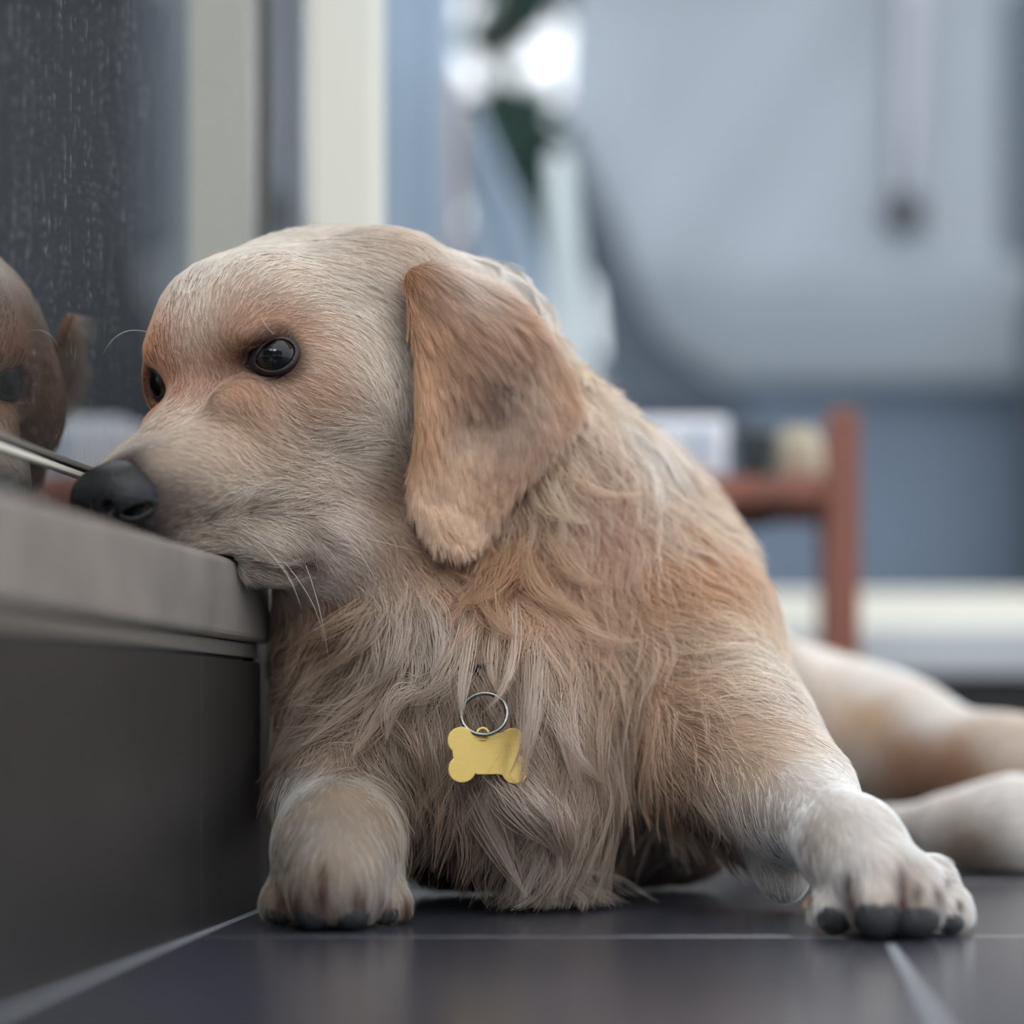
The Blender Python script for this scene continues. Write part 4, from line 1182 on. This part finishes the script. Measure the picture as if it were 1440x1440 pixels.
# tag on its split ring
Yt = float(raycast(BF, 680, 1060)[0][0])-.013; Yt = min(Yt, Yc-.010)
M_gold = mat('brushed_brass', srgb(222, 190, 110), .38, metal=.5, noise=.08, nscale=200, nstretch=(1, 1, 8))
M_steel = mat('steel_wire', srgb(126, 124, 120), .25, metal=1)
kk = Yt/FPX
tagE = empty('dog_tag', tuple(P(682, 1030, Yt))); tag(tagE, 'blank golden bone shaped tag hanging on the dog\'s chest', 'tag')
outl = []
def arc(cx, cy, r, a0, a1, n=14):
    for a in np.linspace(math.radians(a0), math.radians(a1), n): outl.append((cx+r*math.cos(a), cy+r*math.sin(a)))
arc(650, 1041, 19, 330, 130); outl.append((638, 1060)); arc(651, 1081, 19, 230, 20)
outl.append((672, 1089)); outl.append((700, 1089)); arc(724, 1084, 19, 160, -50); outl.append((729, 1060)); arc(720, 1042, 18, 50, -140); outl.append((700, 1031)); outl.append((669, 1031))
pts = [((x-682)*kk*1.08, -(y-1030)*kk) for x, y in outl]; n = len(pts); T_ = .0011
rot = math.radians(27)
def tr(x, y, z): return (x*math.cos(rot)+y*0, x*math.sin(rot)+y+.05*z*0, z)
V = [tr(x, -T_/2, z) for x, z in pts]+[tr(x, T_/2, z) for x, z in pts]
F = [tuple(range(n)), tuple(range(2*n-1, n-1, -1))]+[(i, n+i, n+(i+1) % n, (i+1) % n) for i in range(n)]
pl = mesh_obj('bone_plate', V, F, M_gold, tagE); bv = pl.modifiers.new('b', 'BEVEL'); bv.width = .0003; bv.segments = 2; bv.limit_method = 'ANGLE'
rc = P(681, 1004, Yt)-np.array(tagE.location)
ringp = [rc+np.array([.0118*math.cos(a), .0028*math.sin(a)-.0006, .0106*math.sin(a)]) for a in np.linspace(0, 2*np.pi, 48, endpoint=False)]
tube('split_ring', ringp, .0011, M_steel, tagE, 8, True)
ringp = [q+np.array([0, .0013, .0001]) for q in ringp]
tube('split_ring', ringp, .0010, M_steel, tagE, 8, True)
lug = [np.array([-.0012+.0030*math.cos(a), -.0004+.0012*math.sin(a), -.0008+.003*math.sin(a)]) for a in np.linspace(0, 2*np.pi, 20, endpoint=False)]
tube('jump_ring', lug, .0007, M_gold, tagE, 8, True)

# loose locks of the ruff and chest, some falling over the ring and the tag
LK = []; LC = []
def lock(a, b, c, col, n=70, out=.012, wd=.0045, Yf=None):
    q = [a, b, c]; Y = np.array([raycast(BF, x, y)[0][0] for x, y in q]) if Yf is None else np.array(Yf)
    Y = np.where(Y > 1.5, np.nanmin(Y), Y)-(np.array([-.003, out, out*1.15]) if Yf is None else 0)
    if Yf is not None: Y[0] = raycast(BF, *a)[0][0]+.003
    A0, A1, A2 = (P(x, y, yy) for (x, y), yy in zip(q, Y)); A1 = A1*2-(A0+A2)/2; t = np.linspace(0, 1, 12)
    mid = ((1-t)**2)[:, None]*A0+(2*t*(1-t))[:, None]*A1+(t**2)[:, None]*A2
    for _ in range(n):
        o0 = RS.normal(0, wd, 3); o1 = RS.normal(0, wd*.6, 3); k = .75+.35*RS.rand(); tt = t*min(k, 1)
        m2 = np.stack([np.interp(tt, t, mid[:, a_]) for a_ in range(3)], -1)
        s_ = m2+o0*(1-t[:, None])**.7*.9+o1*np.sin(t*3.14159)[:, None]+RS.normal(0, wd*.10, 3)*t[:, None]
        s_[:, 2] = np.maximum(s_[:, 2], .001); LK.append(s_); LC.append(np.array(srgb(*col))*(.75+.5*RS.rand()))
Tt = Yt
lock((752, 905), (748, 1000), (731, 1108), (176, 150, 130), 90, wd=.0035, Yf=(Yc+.002, Tt+.002, Tt-.0015))
lock((738, 930), (742, 1010), (716, 1090), (170, 144, 122), 50, wd=.0030, Yf=(Yc+.002, Tt+.003, Tt+.0015))
lock((722, 850), (716, 945), (676, 1003), (190, 164, 140), 40, wd=.0022, Yf=(Yc-.002, Yc-.016, Tt-.005))
lock((668, 860), (652, 950), (650, 1012), (196, 172, 150), 60, wd=.0028, Yf=(Yc-.002, Yc-.014, Tt-.004))
lock((650, 870), (628, 950), (560, 992), (190, 164, 140), 70)
lock((700, 870), (690, 930), (700, 975), (184, 156, 130), 50, wd=.003)
lock((600, 965), (556, 985), (545, 1040), (196, 170, 146), 60)
lock((540, 960), (490, 1000), (425, 1048), (176, 148, 124), 50)
lock((560, 975), (525, 1020), (496, 1062), (176, 146, 120), 60)
lock((606, 1010), (616, 1080), (614, 1160), (172, 146, 126), 50)
lock((560, 1010), (590, 1050), (586, 1100), (168, 138, 112), 60)
lock((770, 990), (810, 1060), (850, 1100), (196, 172, 152), 60)
lock((800, 960), (800, 1040), (822, 1130), (180, 150, 126), 80)
lock((850, 980), (840, 1060), (856, 1150), (172, 142, 118), 80)
lock((690, 1090), (740, 1150), (800, 1215), (186, 160, 142), 90)
lock((730, 1100), (780, 1160), (850, 1240), (190, 166, 150), 90)
lock((660, 1100), (690, 1170), (742, 1262), (150, 124, 108), 90)
lock((780, 1120), (800, 1190), (830, 1255), (176, 150, 132), 80)
lock((520, 850), (470, 880), (415, 905), (180, 146, 112), 70)
lock((530, 860), (500, 910), (450, 945), (176, 146, 118), 70)
lock((560, 860), (560, 920), (520, 968), (190, 166, 146), 70)
lock((600, 850), (620, 900), (606, 950), (196, 174, 156), 70)
lock((720, 770), (700, 830), (640, 850), (178, 128, 84), 80)
lock((740, 760), (760, 830), (830, 862), (190, 142, 98), 80)
lock((770, 740), (800, 800), (850, 820), (196, 152, 110), 70)
lock((700, 790), (690, 860), (740, 900), (178, 130, 90), 80)
lock((780, 840), (830, 890), (900, 900), (196, 154, 116), 70)
lock((760, 650), (780, 710), (830, 735), (206, 172, 134), 60)
lock((790, 650), (840, 690), (910, 690), (206, 160, 120), 30)
lock((830, 530), (850, 545), (862, 530), (214, 190, 166), 26, out=.006)
lock((850, 570), (878, 575), (896, 566), (218, 200, 182), 26, out=.006)
LC = np.array(LC); lu = LC@np.array([.3, .59, .11]); LC = (lu[:, None]+(LC-lu[:, None])*.78)*1.02
o = hair_object('loose_locks', np.array(LK), np.full(len(LK), .00013)*(.7+.5*RS.rand(len(LK))), LC, dog, 12)
